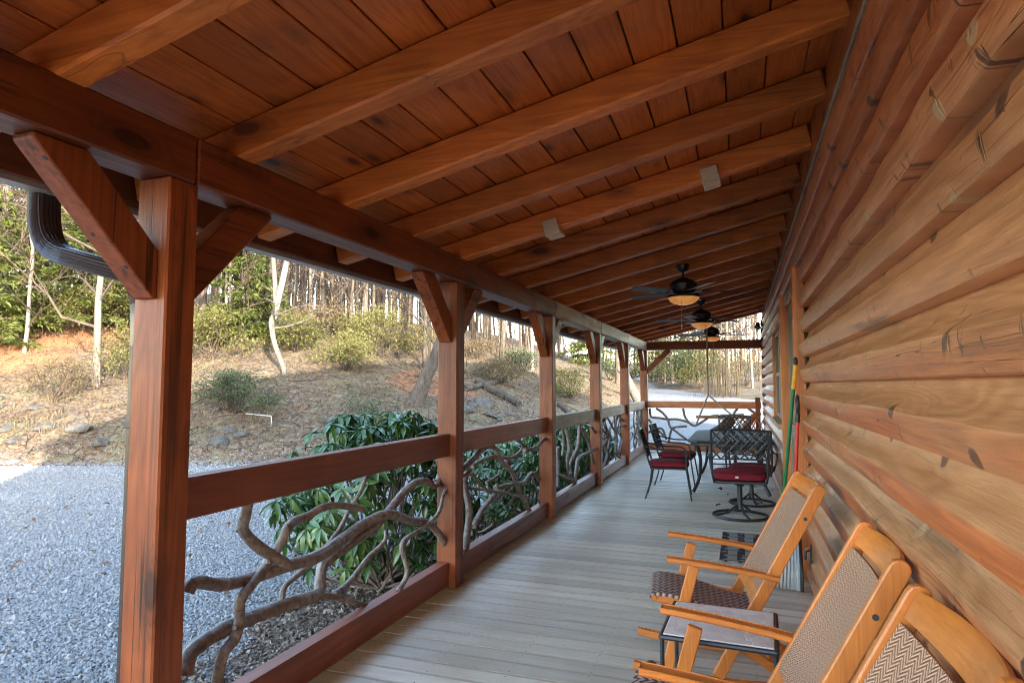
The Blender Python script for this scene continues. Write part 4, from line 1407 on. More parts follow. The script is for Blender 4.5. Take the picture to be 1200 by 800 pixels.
# fallen leaves on the deck
rl = random.Random(11)
def leaf_mesh(L, W, curl, name, mat, droop=.25):
    vs, fs = [], []
    for i in range(6):
        t = i / 5
        w_ = W * math.sin(PI * min(1, t * .93 + .05)) ** .8
        z = curl * math.sin(t * PI) - droop * L * t * t
        vs += [(L * t, -w_ / 2, z + W * .18), (L * t, 0, z), (L * t, w_ / 2, z + W * .18)]
    for i in range(5):
        a = i * 3
        fs += [[a, a + 1, a + 4, a + 3], [a + 1, a + 2, a + 5, a + 4]]
    mb = MB().add(vs, fs, True)
    return mb.mesh(name, mat, 80)
dl = leaf_mesh(.085, .055, .02, 'fallen_leaf', 'deadleaf', 0.0)
spots = [(-.53, 3.57, 'curled brown dead leaf alone on the deck by the rocking chairs', 1.0, None)]
for k in range(26):
    spots.append((rl.uniform(-.35, .40), rl.uniform(8.3, 12.6), 'small brown dead leaf littering the deck under the dining set', rl.uniform(.5, 1.1), 'dead leaves under the dining table'))
for x_, y_, lb, s_, g in spots:
    o = put('fallen_leaf', dl, None, (x_, y_, .004), (rl.uniform(-.3, .3), rl.uniform(-.2, .2), rl.uniform(0, 6.3)))
    o.scale = (s_, s_, s_)
    tag(o, lb, 'leaf', g)

# ------------------------------------------------------------------ gravel stones, mulch chips
rg = np.random.default_rng(4)
def scatter_stones(N, pts, size, flat=(.55, 1.0), name='gravel_stones', mat='gravel'):
    oct_ = np.array([[1, 0, 0], [-1, 0, 0], [0, 1, 0], [0, -1, 0], [0, 0, 1], [0, 0, -1]], float) * 1.35
    tri = np.array([[0, 2, 4], [2, 1, 4], [1, 3, 4], [3, 0, 4], [2, 0, 5], [1, 2, 5], [3, 1, 5], [0, 3, 5]])
    V = oct_[None] * (1 + rg.uniform(-.3, .3, (N, 6, 1))) + rg.uniform(-.45, .45, (N, 6, 3))
    V *= (size * rg.lognormal(0, .3, N))[:, None, None]
    V[:, :, 2] *= rg.uniform(*flat, N)[:, None]
    ax = rg.normal(size=(N, 3)); ax[:, 2] *= 2; ax /= np.linalg.norm(ax, axis=1)[:, None]
    an = rg.uniform(0, 6.28, N)
    c, s = np.cos(an)[:, None, None], np.sin(an)[:, None, None]
    k = ax[:, None, :]
    V = V * c + np.cross(np.broadcast_to(k, V.shape), V) * s + k * (V * k).sum(2, keepdims=True) * (1 - c)
    V += pts[:, None, :]
    Fx = (tri[None] + (np.arange(N) * 6)[:, None, None]).reshape(-1, 3)
    return np_mesh(name, V.reshape(-1, 3), Fx, mat)
# wedge of drive that the camera sees close up
N = 120000
d_ = 3.2 + 15 * rg.random(N * 2) ** 1.5
u_ = rg.uniform(-120, 420, N * 2)
px, py = (lambda lat, d: (lat * CS - d * SN, lat * SN + d * CS))((u_ - 600) / 751.7 * d_, d_)
edge_noise = .25 * np.sin(py * 2.3) + .2 * np.sin(py * 5.1)
ok = (px < np.where(py > 3.2, -3.75 + edge_noise, -2.4)) & (bank_s(px, py) + rg.uniform(-.9, .7, px.shape) < -.1)
px, py = px[ok][:N], py[ok][:N]
pz = ground_z(px, py) + .006
sz = .0092
tag(put('gravel_stones', scatter_stones(len(px), np.stack([px, py, pz], 1), sz)), 'loose grey gravel covering the drive', None, None, 'stuff')
# mulch and bark chips in the bed
N = 30000
mx_, my_ = rg.uniform(-3.9, -2.3, N), rg.uniform(3.2, 13, N)
V = scatter_stones(N, np.stack([mx_, my_, ground_z(mx_, my_) + .010], 1), .0105, (.12, .35), 'mulch_chips', None)
tag(put('mulch_chips', V), 'grey brown bark mulch in the bed beside the deck', None, None, 'stuff')
def mulchmat():
    t = NT('mulch')
    isl = t.n('ShaderNodeNewGeometry').outputs['Random Per Island']
    t.base(t.ramp(isl, (0, (.045, .032, .025)), (.6, (.15, .115, .09)), (1, (.30, .245, .20))), .9, .2)
    return t.m
V.materials.clear(); V.materials.append(mulchmat())

# ------------------------------------------------------------------ foliage helpers
def leaf_cards(P, D, L, W, rng, droop=.3, jit=.5):
    """many small folded leaves: positions P, directions D -> verts, quads"""
    N = len(P)
    D = D + rng.normal(0, jit, D.shape); D /= np.linalg.norm(D, axis=1)[:, None]
    up = rng.normal(0, .5, (N, 3)) + np.array([0, 0, 1.0])
    Sd = np.cross(D, up); Sd /= np.linalg.norm(Sd, axis=1)[:, None] + 1e-9
    Nn = np.cross(Sd, D)
    l = L * rng.uniform(.65, 1.2, N)[:, None]; w_ = W * rng.uniform(.7, 1.2, N)[:, None]
    p0 = P
    m = P + D * l * .5 + Nn * l * .06
    p1 = P + D * l - np.array([0, 0, 1.0]) * l * droop
    V = np.stack([p0, m + Sd * w_ * .5, p1, m - Sd * w_ * .5], 1).reshape(-1, 3)
    F = np.arange(N * 4).reshape(-1, 4)
    return V, F

def tube_np(mb, p0, p1, r0, r1, n=4, bend=0.0, rng=None, seg=2):
    pts = []
    for i in range(seg + 1):
        t = i / seg
        q = Vector(p0).lerp(Vector(p1), t)
        if bend and 0 < i < seg and rng is not None:
            q = q + Vector((rng.uniform(-1, 1), rng.uniform(-1, 1), rng.uniform(-.6, .6))) * bend
        pts.append(q)
    mb.tube(pts, [r0 + (r1 - r0) * i / seg for i in range(seg + 1)], n, False)
    return pts

# ------------------------------------------------------------------ rhododendrons
rh_leaf = leaf_mesh(.155, .048, .006, 'leaf', 'rhodo', .34)
def rhododendron(label, x, y, h, wx, wy, tips, single, seedv, sc=1.0):
    rr_ = random.Random(seedv)
    z0 = gz(x, y)
    c = thing('rhododendron', label, 'shrub', (x, y, z0), 0, 'rhododendrons in the bed beside the deck')
    stems = MB()
    P_, D_ = [], []
    ind = 0
    whorls = []
    for k in range(tips):
        a = rr_.uniform(0, 2 * PI); e = rr_.uniform(-.75, 1.35)
        r = rr_.uniform(.62, 1.0)
        tip = Vector((math.cos(a) * math.cos(e) * wx * r, math.sin(a) * math.cos(e) * wy * r, h * .48 + math.sin(e) * h * .5 * r))
        if tip.z < .12: tip.z = rr_.uniform(.12, .35)
        base = Vector((rr_.uniform(-.12, .12), rr_.uniform(-.12, .12), 0))
        mid = base.lerp(tip, .5) + Vector((0, 0, -.08 * h)) + Vector((rr_.uniform(-.1, .1), rr_.uniform(-.1, .1), 0))
        if k % 6 == 0:
            Pp, Rr = smooth_path([base, mid, tip], [.018, .011, .005], 3)
            stems.tube(Pp, Rr, 5, False)
        whorls.append(tip)
    stems.obj('stem', 'branch', c)
    whorls.sort(key=lambda t: (t.x - 0) * -.4 + (t.y) * .8 - t.z * .3)   # those facing the deck first
    for tip in whorls:
        axis = Vector((tip.x * .6, tip.y * .6, .5 + rr_.uniform(0, .5))).normalized()
        n = rr_.randint(7, 10)
        q = axis.to_track_quat('Z', 'Y')
        a0 = rr_.uniform(0, 6.28)
        for k in range(n):
            aa = a0 + 2 * PI * k / n + rr_.uniform(-.2, .2)
            tiltv = rr_.uniform(-.95, .25)
            dv_ = q @ Vector((math.cos(aa) * math.cos(tiltv), math.sin(aa) * math.cos(tiltv), math.sin(tiltv)))
            if ind < single:
                zax = (q @ Vector((0, 0, 1)))
                side = zax.cross(dv_).normalized(); zz = dv_.cross(side)
                o = put('leaf', rh_leaf, c, tip)
                o.rotation_euler = Matrix((dv_, side, zz)).transposed().to_euler()
                s_ = rr_.uniform(.7, 1.15) * sc
                o.scale = (s_, s_, s_)
                ind += 1
            else:
                P_.append(tip); D_.append(dv_)
    if P_:
        # joined remainder uses the same folded leaf
        lv = np.array([v.co[:] for v in rh_leaf.vertices]); lf = np.array([p.vertices[:] for p in rh_leaf.polygons])
        Vs, Fs = [], []
        for k, (p, d) in enumerate(zip(P_, D_)):
            side = Vector((0, 0, 1)).cross(d)
            side = side.normalized() if side.length > 1e-3 else Vector((1, 0, 0))
            zz = d.cross(side)
            Rm = np.array([d[:], side[:], zz[:]]).T
            Vs.append((lv * rr_.uniform(.7, 1.15) * sc) @ Rm.T + np.array(p[:])); Fs.append(lf + k * len(lv))
        o = put('leaf_mass', np_mesh('leaf_mass', np.concatenate(Vs), np.concatenate(Fs), 'rhodo', True), c)
        o['kind'] = 'stuff'
    return c
rhododendron('large glossy rhododendron filling the first railing bay', -3.35, 5.55, 1.76, .95, 1.1, 420, 300, 1)
rhododendron('rhododendron behind the second railing bay', -3.3, 8.0, 1.2, .75, .8, 110, 250, 2)
rhododendron('rhododendron straddling the third post outside', -3.1, 9.4, 1.35, .8, .9, 200, 0, 3)
rhododendron('rhododendron behind the third railing bay', -3.0, 10.9, 1.45, .8, .9, 200, 0, 4)
rhododendron('rhododendron behind the fourth railing bay', -2.95, 12.4, 1.3, .8, .8, 180, 0, 5)
rhododendron('small rhododendron outside the far corner post', -2.9, 13.7, .95, .55, .6, 70, 0, 6, .9)

# ------------------------------------------------------------------ bank bushes
def bush(label, x, y, h, w_, mat, n, L, seedv, group='bushes on the bank', name='bush', bare=.0):
    rr_ = np.random.default_rng(seedv); pr = random.Random(seedv)
    c = thing(name, label, 'bush', (x, y, gz(x, y) - .03), pr.uniform(0, 6), group)
    mb = MB()
    tips = []
    for k in range(26):
        a = pr.uniform(0, 6.28); e = pr.uniform(.25, 1.45); r = pr.uniform(.6, 1)
        tip = Vector((math.cos(a) * math.cos(e) * w_ / 2 * r * 1.1, math.sin(a) * math.cos(e) * w_ / 2 * r * 1.1, h * (.12 + .88 * math.sin(e) * r)))
        pts = tube_np(mb, (pr.uniform(-.1, .1), pr.uniform(-.1, .1), 0), tip, .016, .004, 4, .08 * h, pr, 3)
        tips.append(tip); tips.append(pts[2])
        for j in range(3):
            t2 = tip + Vector((pr.uniform(-1, 1), pr.uniform(-1, 1), pr.uniform(-.3, 1))) * .2 * h
            tube_np(mb, pts[2], t2, .006, .002, 3)
            tips.append(t2)
    mb.obj('stem', 'twig', c)
    T = np.array([t[:] for t in tips])
    n = int(n * 1.1)
    P = T[rr_.integers(0, len(T), n)] + rr_.normal(0, 1, (n, 3)) * np.array([.13 * w_, .13 * w_, .10 * h]) * .62
    P[:, 2] = np.maximum(P[:, 2], .03)
    D = P - np.array([0, 0, h * .3]); D /= np.linalg.norm(D, axis=1)[:, None] + 1e-6
    Vv, Ff = leaf_cards(P, D, L * 1.25, L * .7, rr_, .2, .8)
    o = put('foliage', np_mesh('foliage', Vv, Ff, mat), c)
    o['kind'] = 'stuff'
    return c
bl = [ # u, d, h, w, mat, n, L, label
 (65, 19.6, 1.3, 2.6, 'drybush', 1500, .07, 'sparse tan bush at the foot of the bank left of the pale trunk'),
 (150, 21.5, 1.8, 2.2, 'yellowbush', 1600, .09, 'olive bush just behind the pale trunk at left'),
 (250, 23.5, 2.6, 4.2, 'yellowbush', 4200, .09, 'broad sunlit yellow green bush beside the nearest post'),
 (275, 18.8, 1.3, 2.9, 'greybush', 4200, .06, 'low grey green bush in the shade near the white bent pipe'),
 (345, 24.0, 2.0, 2.6, 'yellowbush', 2400, .09, 'olive bush behind the forked white tree'),
 (405, 23.0, 1.9, 3.2, 'yellowbush', 3000, .08, 'yellow green bush right of the forked white tree'),
 (430, 16.2, 1.9, 1.9, 'greybush', 2600, .06, 'thin dark bush standing at the gravel edge above the first bay'),
 (445, 26.0, 2.9, 4.0, 'yellowbush', 3600, .09, 'tall light green bush on the crest of the bank'),
 (375, 27.0, 2.4, 4.0, 'drybush', 2600, .09, 'tangled dry brown bush among the trunks'),
 (480, 30.0, 2.0, 3.4, 'drybush', 2200, .09, 'dry brush above the leaning trunk'),
 (585, 28.5, 1.7, 3.0, 'drybush', 2200, .08, 'dry tan brush seen between the second and third posts'),
 (612, 33.0, 2.0, 2.6, 'greybush', 2000, .09, 'dark green bush between the second and third posts'),
 (668, 30.0, 2.0, 3.2, 'yellowbush', 2600, .08, 'rounded yellow bush seen between the third and fourth posts'),
 (560, 34.0, 1.6, 3.4, 'drybush', 1800, .09, 'pale brush on the ridge beyond the boulders'),
 (715, 44.0, 2.2, 3.2, 'greybush', 1600, .10, 'green bush near the far end of the bank'),
 (775, 56.0, 3.6, 5.5, 'yellowbush', 2600, .14, 'olive undergrowth at the far side of the drive, left of the end brace'),
 (800, 50.0, 3.4, 5.0, 'greybush', 2600, .13, 'dark undergrowth behind the far drive'),
 (822, 47.0, 3.0, 4.2, 'yellowbush', 2200, .12, 'olive bush beyond the drive behind the swing ropes'),
 (875, 45.0, 3.2, 4.0, 'drybush', 2000, .11, 'bleached brush by the far house corner'),
 (740, 62.0, 4.0, 6.0, 'greybush', 2000, .16, 'dark thicket where the drive meets the woods'),
 (20, 27.0, 2.2, 4.5, 'yellowbush', 2600, .10, 'yellow bush under the evergreens at the left edge'),
 (110, 26.5, 2.4, 3.6, 'yellowbush', 2400, .10, 'leafy bush behind the red clay patch'),
]
for i, (u, d, h, w_, m_, n, L, lb) in enumerate(bl):
    x_, y_ = at(u, d)
    bush(lb, x_, y_, h * (.62 if 230 < u < 720 and d > 20 else .9), w_ * .9, m_, n, L, 100 + i)

# ------------------------------------------------------------------ hemlocks
def hemlock_parts(h, w_, seedv, n_leaf=11000, z_lo=.05):
    rr_ = np.random.default_rng(seedv); pr = random.Random(seedv)
    tr = MB().tube([(0, 0, -.3), (.03, .02, h * .4), (0, 0, h)], [.13 * h / 8, .08 * h / 8, .012], 8)
    tm = tr.mesh('trunk', 'bark')
    P, D = [], []
    limbs = MB()
    z = h * z_lo
    while z < h * .97:
        nb_ = 5
        for k in range(nb_):
            a = pr.uniform(0, 6.28)
            L = w_ / 2 * (1 - (z / h)) ** .75 * pr.uniform(.6, 1.15) + .12
            dv_ = np.array([math.cos(a), math.sin(a), 0])
            end = dv_ * L + np.array([0, 0, z - L * .12])
            limbs.tube([(0, 0, z), tuple(dv_ * L * .55 + np.array([0, 0, z + L * .05])), tuple(end)], [.02, .012, .004], 3, False)
            m = int(8 + 46 * L)
            t = rr_.uniform(.12, 1, m) ** .8
            sidev = np.array([-dv_[1], dv_[0], 0])
            sp_ = rr_.uniform(-1, 1, m) * (.10 + .32 * L * (1 - t * .75))
            pos = dv_ * (t * L)[:, None] + sidev * sp_[:, None] + np.array([0, 0, z]) + np.array([0, 0, 1.0]) * ((.05 * L * np.sin(t * PI) - .12 * L * t * t - .12 * np.abs(sp_)) + rr_.normal(0, .04, m))[:, None]
            P.append(pos); D.append(dv_ * .8 + sidev * np.sign(sp_)[:, None] * .7 + np.array([0, 0, -.15]))
        z += h * .026 + .10
    P = np.concatenate(P); D = np.concatenate(D)
    if len(P) > n_leaf:
        k = rr_.permutation(len(P))[:n_leaf]; P, D = P[k], D[k]
    Vv, Ff = leaf_cards(P, D, .26, .085, rr_, .15, .45)
    return tm, limbs.mesh('limbs', 'bark'), np_mesh('foliage', Vv, Ff, 'hemlock')
hem = [hemlock_parts(9, 5.5, 31), hemlock_parts(6, 4.4, 32), hemlock_parts(4.0, 3.6, 33, z_lo=.02)]
def hemlock(label, u, d, k, s_=1.0):
    x_, y_ = at(u, d)
    c = thing('hemlock_tree', label, 'evergreen tree', (x_, y_, gz(x_, y_)), random.Random(u).uniform(0, 6), 'evergreen trees in the woods')
    for nm, me_ in zip(('trunk', 'limbs', 'foliage'), hem[k]):
        o = put(nm, me_, c)
        if nm == 'foliage': o['kind'] = 'stuff'
    c.scale = (s_, s_, s_)
hl = [(95, 27, 0, 1.0, 'tall evergreen filling the left gap behind the downspout elbow'), (40, 30, 0, 1.05, 'evergreen at the left edge behind the slender trunk'),
      (-15, 25, 1, 1.1, 'bushy evergreen cut off by the left edge'), (150, 29, 0, .85, 'evergreen partly hidden by the nearest post'),
      (285, 25.5, 2, 1.15, 'yellow green evergreen right of the nearest post'), 
      (690, 52, 1, 1.2, 'dark evergreen between the third and fourth posts'),
      (765, 66, 0, 1.0, 'evergreen beyond the far corner post'), (800, 60, 0, .9, 'evergreen across the drive below the end beam'), (835, 70, 0, 1.2, 'tall evergreen above the far fans')]
for u, d, k, s_, lb in hl: hemlock(lb, u, d, k, s_)

# ------------------------------------------------------------------ bare trees
def bare_parts(h, r, seedv, crown_lo=.35, limbs=22, twigs=9, mat='bark', lean=(0, 0), wig=.15):
    pr = random.Random(seedv)
    n = 9
    pts = []
    ox = oy = 0
    for i in range(n + 1):
        t = i / n
        ox += pr.uniform(-wig, wig); oy += pr.uniform(-wig, wig)
        pts.append(Vector((ox * t + lean[0] * t * h, oy * t + lean[1] * t * h, -.4 + (h + .4) * t)))
    P, Rr = smooth_path(pts, [r * (1.25 if i == 0 else 1.0) * (1 - .82 * i / n) for i in range(n + 1)], 2)
    tm = MB().tube(P, Rr, 8).mesh('trunk', mat)
    mb = MB()
    for k in range(limbs):
        t = crown_lo + (1 - crown_lo) * (k + pr.random()) / limbs * .97
        i = min(len(P) - 1, int(t * (len(P) - 1)))
        p0 = P[i]; a = pr.uniform(0, 6.28)
        L = h * (.20 * (1.15 - t)) * pr.uniform(.7, 1.5) + .4
        el = pr.uniform(.25, .95)
        dv_ = Vector((math.cos(a) * math.cos(el), math.sin(a) * math.cos(el), math.sin(el)))
        q = tube_np(mb, p0, p0 + dv_ * L, Rr[i] * .55, .013, 4, L * .12, pr, 4)
        for j in range(twigs):
            b0 = q[pr.randint(1, 4)]
            dv2 = (dv_ + Vector((pr.uniform(-1, 1), pr.uniform(-1, 1), pr.uniform(-.5, .9))) * .9).normalized()
            l2 = L * pr.uniform(.25, .6)
            q2 = tube_np(mb, b0, b0 + dv2 * l2, .015, .006, 3, l2 * .08, pr, 2)
            for m in range(4):
                dv3 = (dv2 + Vector((pr.uniform(-1, 1), pr.uniform(-1, 1), pr.uniform(-.4, .8)))).normalized()
                b1 = q2[pr.randint(1, 2)]
                tube_np(mb, b1, b1 + dv3 * l2 * pr.uniform(.3, .7), .005, .002, 3, 0, pr, 1)
    return tm, mb.mesh('crown', 'twig')
def place_tree(parts, label, x_, y_, s_, rz, group, cat='tree', name='bare_tree'):
    c = thing(name, label, cat, (x_, y_, gz(x_, y_)), rz, group)
    put('trunk', parts[0], c); put('crown', parts[1], c)
    c.scale = (s_, s_, s_ )
    q_ = random.Random(x_ * 7.3 + y_)
    c.rotation_euler = (q_.gauss(0, .035), q_.gauss(0, .035), rz)
    return c
bare = [bare_parts(15, .10, 50, .12), bare_parts(17, .14, 51, .2), bare_parts(13, .065, 52, .1), bare_parts(16, .09, 53, .2, wig=.35), bare_parts(11, .045, 54, .08, 16, wig=.25), bare_parts(14, .075, 55, .12, lean=(.05, .03)), bare_parts(9, .03, 56, .08, 16, wig=.35)]
pale = [bare_parts(12, .105, 60, .2, mat='barkpale', wig=.3), bare_parts(14, .09, 61, .25, mat='barkpale', wig=.25), bare_parts(9, .05, 62, .15, 14, mat='barkpale', wig=.35)]
sp = [ # chosen individual trees
 (113, 20.8, pale[0], 1.15, 'white barked tree standing alone just left of the nearest post'),
 (25, 24.5, pale[2], 1.5, 'slender pale forked tree at the left edge on the clay bank'),
 (3, 27, pale[1], 1.0, 'pale trunk cut by the left edge of the view'),
 (262, 25.0, pale[2], 1.25, 'thin straight pale sapling right of the nearest post'),
 (300, 33, pale[1], 1.3, 'thick pale trunk in the woods behind the yellow evergreen'),
 (318, 36, bare[1], 1.2, 'stout grey trunk behind the forked white tree'),
 (377, 33, pale[0], 1.0, 'pale crooked tree with spreading branches above the brush'),
 (588, 36, bare[1], 1.1, 'brown trunk left of the third post'),
 (624, 35, pale[1], 1.0, 'pale trunk just left of the third post'),
 (724, 42, bare[1], 1.3, 'dark trunk between fourth and fifth posts'),
]
for u, d, p_, s_, lb in sp:
    x_, y_ = at(u, d); place_tree(p_, lb, x_, y_, s_, random.Random(u).uniform(0, 6), None)
# forked crooked white tree
def custom_tree(label, u, d, paths, mat, cat='tree', name='forked_tree', twig_seed=1, extra=10):
    x_, y_ = at(u, d)
    c = thing(name, label, cat, (x_, y_, gz(x_, y_)), YAW, None)
    pr = random.Random(twig_seed)
    for i, (pts, rad) in enumerate(paths):
        P, Rr = smooth_path([Vector(p) for p in pts], rad, 4)
        MB().tube(P, Rr, 9).obj('trunk', mat, c)
        if i == 0: first = (P, Rr)
    mb = MB()
    for (pts, rad) in paths:
        P, Rr = smooth_path([Vector(p) for p in pts], rad, 4)
        for k in range(extra):
            j = pr.randrange(len(P) // 3, len(P))
            dv_ = Vector((pr.uniform(-1, 1), pr.uniform(-1, 1), pr.uniform(-.2, .9))).normalized()
            L = pr.uniform(.6, 2.2)
            q = tube_np(mb, P[j], P[j] + dv_ * L, Rr[j] * .35, .006, 4, .12 * L, pr, 4)
            for m in range(6):
                b0 = q[pr.randint(1, 4)]; d2 = (dv_ + Vector((pr.uniform(-1, 1), pr.uniform(-1, 1), pr.uniform(-.5, .8)))).normalized()
                tube_np(mb, b0, b0 + d2 * L * pr.uniform(.2, .5), .008, .003, 3, .02, pr, 2)
    mb.obj('crown', mat, c)
    return c
custom_tree('crooked white tree forking low, standing on the bank between first and second posts', 331, 21.5,
    [([(.15, 0, -.3), (0, 0, .3), (-.28, 0, 1.0), (-.42, 0, 1.75), (-.30, 0, 2.2), (-.38, .1, 3.2), (-.52, .2, 4.6), (-.45, .3, 6.5), (-.6, .4, 9)], [.12, .09, .085, .10, .085, .08, .07, .05, .02]),
     ([(-.33, 0, 1.9), (-.12, 0, 3.0), (.10, 0, 4.2), (.25, 0, 5.6), (.5, .1, 7.6), (.4, .1, 10)], [.09, .10, .10, .085, .06, .02])], 'barkpale', twig_seed=4)
custom_tree('leaning pale trunk sloping up to the right beside the nearest post', 205, 25,
    [([(-1.2, 0, -.2), (-.2, 0, 1.6), (1.0, 0, 3.3), (2.2, 0, 4.6), (3.2, 0, 5.8), (4.4, .3, 8.5)], [.15, .14, .13, .12, .09, .04])], 'barkpale', name='leaning_tree', twig_seed=5)
custom_tree('thick leaning tree with flared shaded base just left of the second post', 490, 21.0,
    [([(-.25, 0, -.3), (-.05, 0, .15), (.30, 0, 1.0), (.68, 0, 1.9), (.95, 0, 2.8), (1.05, 0, 4.2), (.95, .1, 6), (1.2, .2, 9), (1.0, .3, 13)], [.42, .28, .21, .19, .18, .165, .145, .10, .03])], 'bark', name='leaning_tree', twig_seed=6, extra=16)
custom_tree('pale curved tree bending beside the fifth post', 738, 36,
    [([(.7, 0, -.3), (.2, 0, .6), (-.3, 0, 1.8), (-.35, 0, 3.2), (-.1, 0, 5), (0, .1, 9)], [.30, .25, .22, .20, .17, .06])], 'barkpale', name='curved_tree', twig_seed=7)

# crowd of trunks on the hill and beyond the drive
rt = random.Random(77)
placed = []
lbs = ['slim bare grey trunk among the crowded woods on the hill', 'bare winter tree in the woods beyond the far drive']
cnt = 0
tries = 0
while cnt < 300 and tries < 9000:
    tries += 1
    d = 24 + 52 * rt.random() ** .8
    u = rt.uniform(-60, 900)
    x_, y_ = at(u, d)
    X, Y = np.array([x_]), np.array([y_])
    s_b, s_w = float(bank_s(X, Y)[0]), float(wood_s(X, Y)[0])
    if not (s_b > 6 or (s_w > 1.0 and u > 700)): continue
    if x_ > -.5 and y_ < 24: continue
    if u < 200 and rt.random() < .55: continue
    if any((x_ - a) ** 2 + (y_ - b) ** 2 < 1.0 for a, b in placed): continue
    placed.append((x_, y_))
    k = rt.random()
    parts = rt.choice(bare) if k < .72 else rt.choice(pale)
    far = 1 if s_w > 1 and u > 700 else 0
    place_tree(parts, lbs[far], x_, y_, rt.uniform(.8, 1.35), rt.uniform(0, 6.28), ['crowded bare trees on the wooded hill', 'bare trees beyond the far drive'][far])
    cnt += 1
# woods farther back read as one mass of trunks and twigs
Vs, Fs, off = [], [], 0
far_rng = np.random.default_rng(9)
mb = MB()
prf = random.Random(19)
for k in range(330):
    d = prf.uniform(70, 135); u = prf.uniform(-80, 960)
    x_, y_ = at(u, d)
    z = gz(x_, y_); h = prf.uniform(11, 20); r = prf.uniform(.08, .22)
    lx, ly = prf.uniform(-1.6, 1.6), prf.uniform(-1.6, 1.6)
    mb.tube([(x_, y_, z - .4), (x_ + lx * .5, y_ + ly * .5, z + h * .5), (x_ + lx, y_ + ly, z + h)], [r, r * .7, .02], 4, False)
    for j in range(12):
        t = prf.uniform(.3, 1); b0 = Vector((x_ + lx * t, y_ + ly * t, z + h * t))
        a = prf.uniform(0, 6.28); L = prf.uniform(1.2, 3.6)
        tube_np(mb, b0, b0 + Vector((math.cos(a), math.sin(a), prf.uniform(.2, 1.2))) * L, .035, .01, 3, .2, prf, 2)
for k in range(26000):
    d = prf.uniform(55, 120); u = prf.uniform(-60, 930)
    x_, y_ = at(u, d)
    if d < 66 and float(bank_s(np.array([x_]), np.array([y_]))[0]) < 12: continue
    z = gz(x_, y_) if k % 13 == 0 else z
    zc_ = z + prf.uniform(1, 17)
    L = prf.uniform(.8, 2.6); a = prf.uniform(0, 6.28); el = prf.uniform(-.2, 1.3)
    dv_ = Vector((math.cos(a) * math.cos(el), math.sin(a) * math.cos(el), math.sin(el))) * L
    p = Vector((x_, y_, zc_)); q_ = p + dv_; r_ = prf.uniform(.010, .028)
    o1 = Vector((CS, SN, 0)) * r_; o2 = Vector((-SN, CS, .4)) * r_
    mb.add([p + o1, p - o1, p + o2, q_], [[0, 1, 3], [1, 2, 3], [2, 0, 3]])
tag(mb.obj('far_woods', 'twig', None), 'distant bare woods massed behind the nearer trunks', None, None, 'stuff')

# saplings / understorey stems and pale cane thicket
mb = MB()
pr = random.Random(8)
for k in range(700):
    d = pr.uniform(25, 50); u = pr.uniform(-20, 720)
    x_, y_ = at(u, d)
    if float(bank_s(np.array([x_]), np.array([y_]))[0]) < 5: continue
    z = gz(x_, y_); h = pr.uniform(.8, 3.4)
    lx, ly = pr.uniform(-.4, .4) * h * .4, pr.uniform(-.4, .4) * h * .4
    mb.tube([(x_, y_, z - .05), (x_ + lx * .4, y_ + ly * .4, z + h * .5), (x_ + lx, y_ + ly, z + h)], [.014, .010, .003], 3, False)
    for j in range(4):
        t = pr.uniform(.3, .9); b0 = Vector((x_ + lx * t, y_ + ly * t, z + h * t))
        tube_np(mb, b0, b0 + Vector((pr.uniform(-1, 1), pr.uniform(-1, 1), pr.uniform(.1, 1))) * .35 * h, .006, .002, 3, 0, pr, 1)
tag(mb.obj('saplings', 'twig', None), 'thin bare saplings and stems under the trees', None, None, 'stuff')
ct = thing('cane_thicket', 'bleached tall cane thicket beyond the drive right of the swing ropes', 'thicket', (*at(848, 40), 0))
cx_, cy_ = at(848, 40)
mb = MB()
for k in range(90):
    a, b = pr.gauss(0, .75), pr.gauss(0, .8)
    z = gz(cx_ + a, cy_ + b); h = pr.uniform(2.2, 4.6)
    lx, ly = pr.uniform(-.3, .3), pr.uniform(-.3, .3)
    mb.tube([(a, b, z - .05), (a + lx * .3, b + ly * .3, z + h * .55), (a + lx, b + ly, z + h)], [.016, .013, .004], 3, False)
mb.obj('canes', 'drygrass', ct)

# ------------------------------------------------------------------ rocks, logs, litter on the bank
def rock_mesh(seedv, flat=.6):
    bm = bmesh.new(); bmesh.ops.create_icosphere(bm, subdivisions=3, radius=1)
    for v in bm.verts:
        n = mnoise.noise(v.co * 1.1 + Vector((seedv * 3.1, 0, 0))); n2 = mnoise.noise(v.co * 2.8 + Vector((0, seedv * 2.3, 0)))
        v.co *= 1 + .42 * n + .16 * n2
        # cleaved faces
        for pl in (Vector((.7, .3, .6)), Vector((-.6, .5, .5)), Vector((.1, -.8, .55))):
            pl = pl.normalized(); dd_ = v.co.dot(pl) - .72
            if dd_ > 0: v.co -= pl * dd_ * .85
        v.co.z *= flat
    me_ = bpy.data.meshes.new('boulder'); bm.to_mesh(me_); bm.free()
    me_.polygons.foreach_set('use_smooth', [True] * len(me_.polygons)); me_.set_sharp_from_angle(angle=R(35))
    me_.materials.append(M['rock']); return me_
rocks = [rock_mesh(k, f) for k, f in enumerate((.6, .75, .45, .9, .55))]
rr_ = random.Random(21)
special = [(563, 23.0, .42, 3, 'pale upright boulder between the second and third posts'), (545, 21.5, .32, 0, 'mossy boulder right of the second post'),
           (60, 17.4, .34, 2, 'dark flat rock at the gravel edge left of the nearest post'), (96, 17.2, .36, 0, 'dark rock at the gravel edge beside the nearest post'), (45, 19.0, .25, 2, 'low flat rock on the sunlit shade line')]
for u, d, s_, k, lb in special:
    x_, y_ = at(u, d)
    o = put('boulder', rocks[k], None, (x_, y_, gz(x_, y_) + s_ * .05), (0, 0, rr_.uniform(0, 6))); o.scale = (s_, s_ * .8, s_ * .8)
    tag(o, lb, 'boulder')
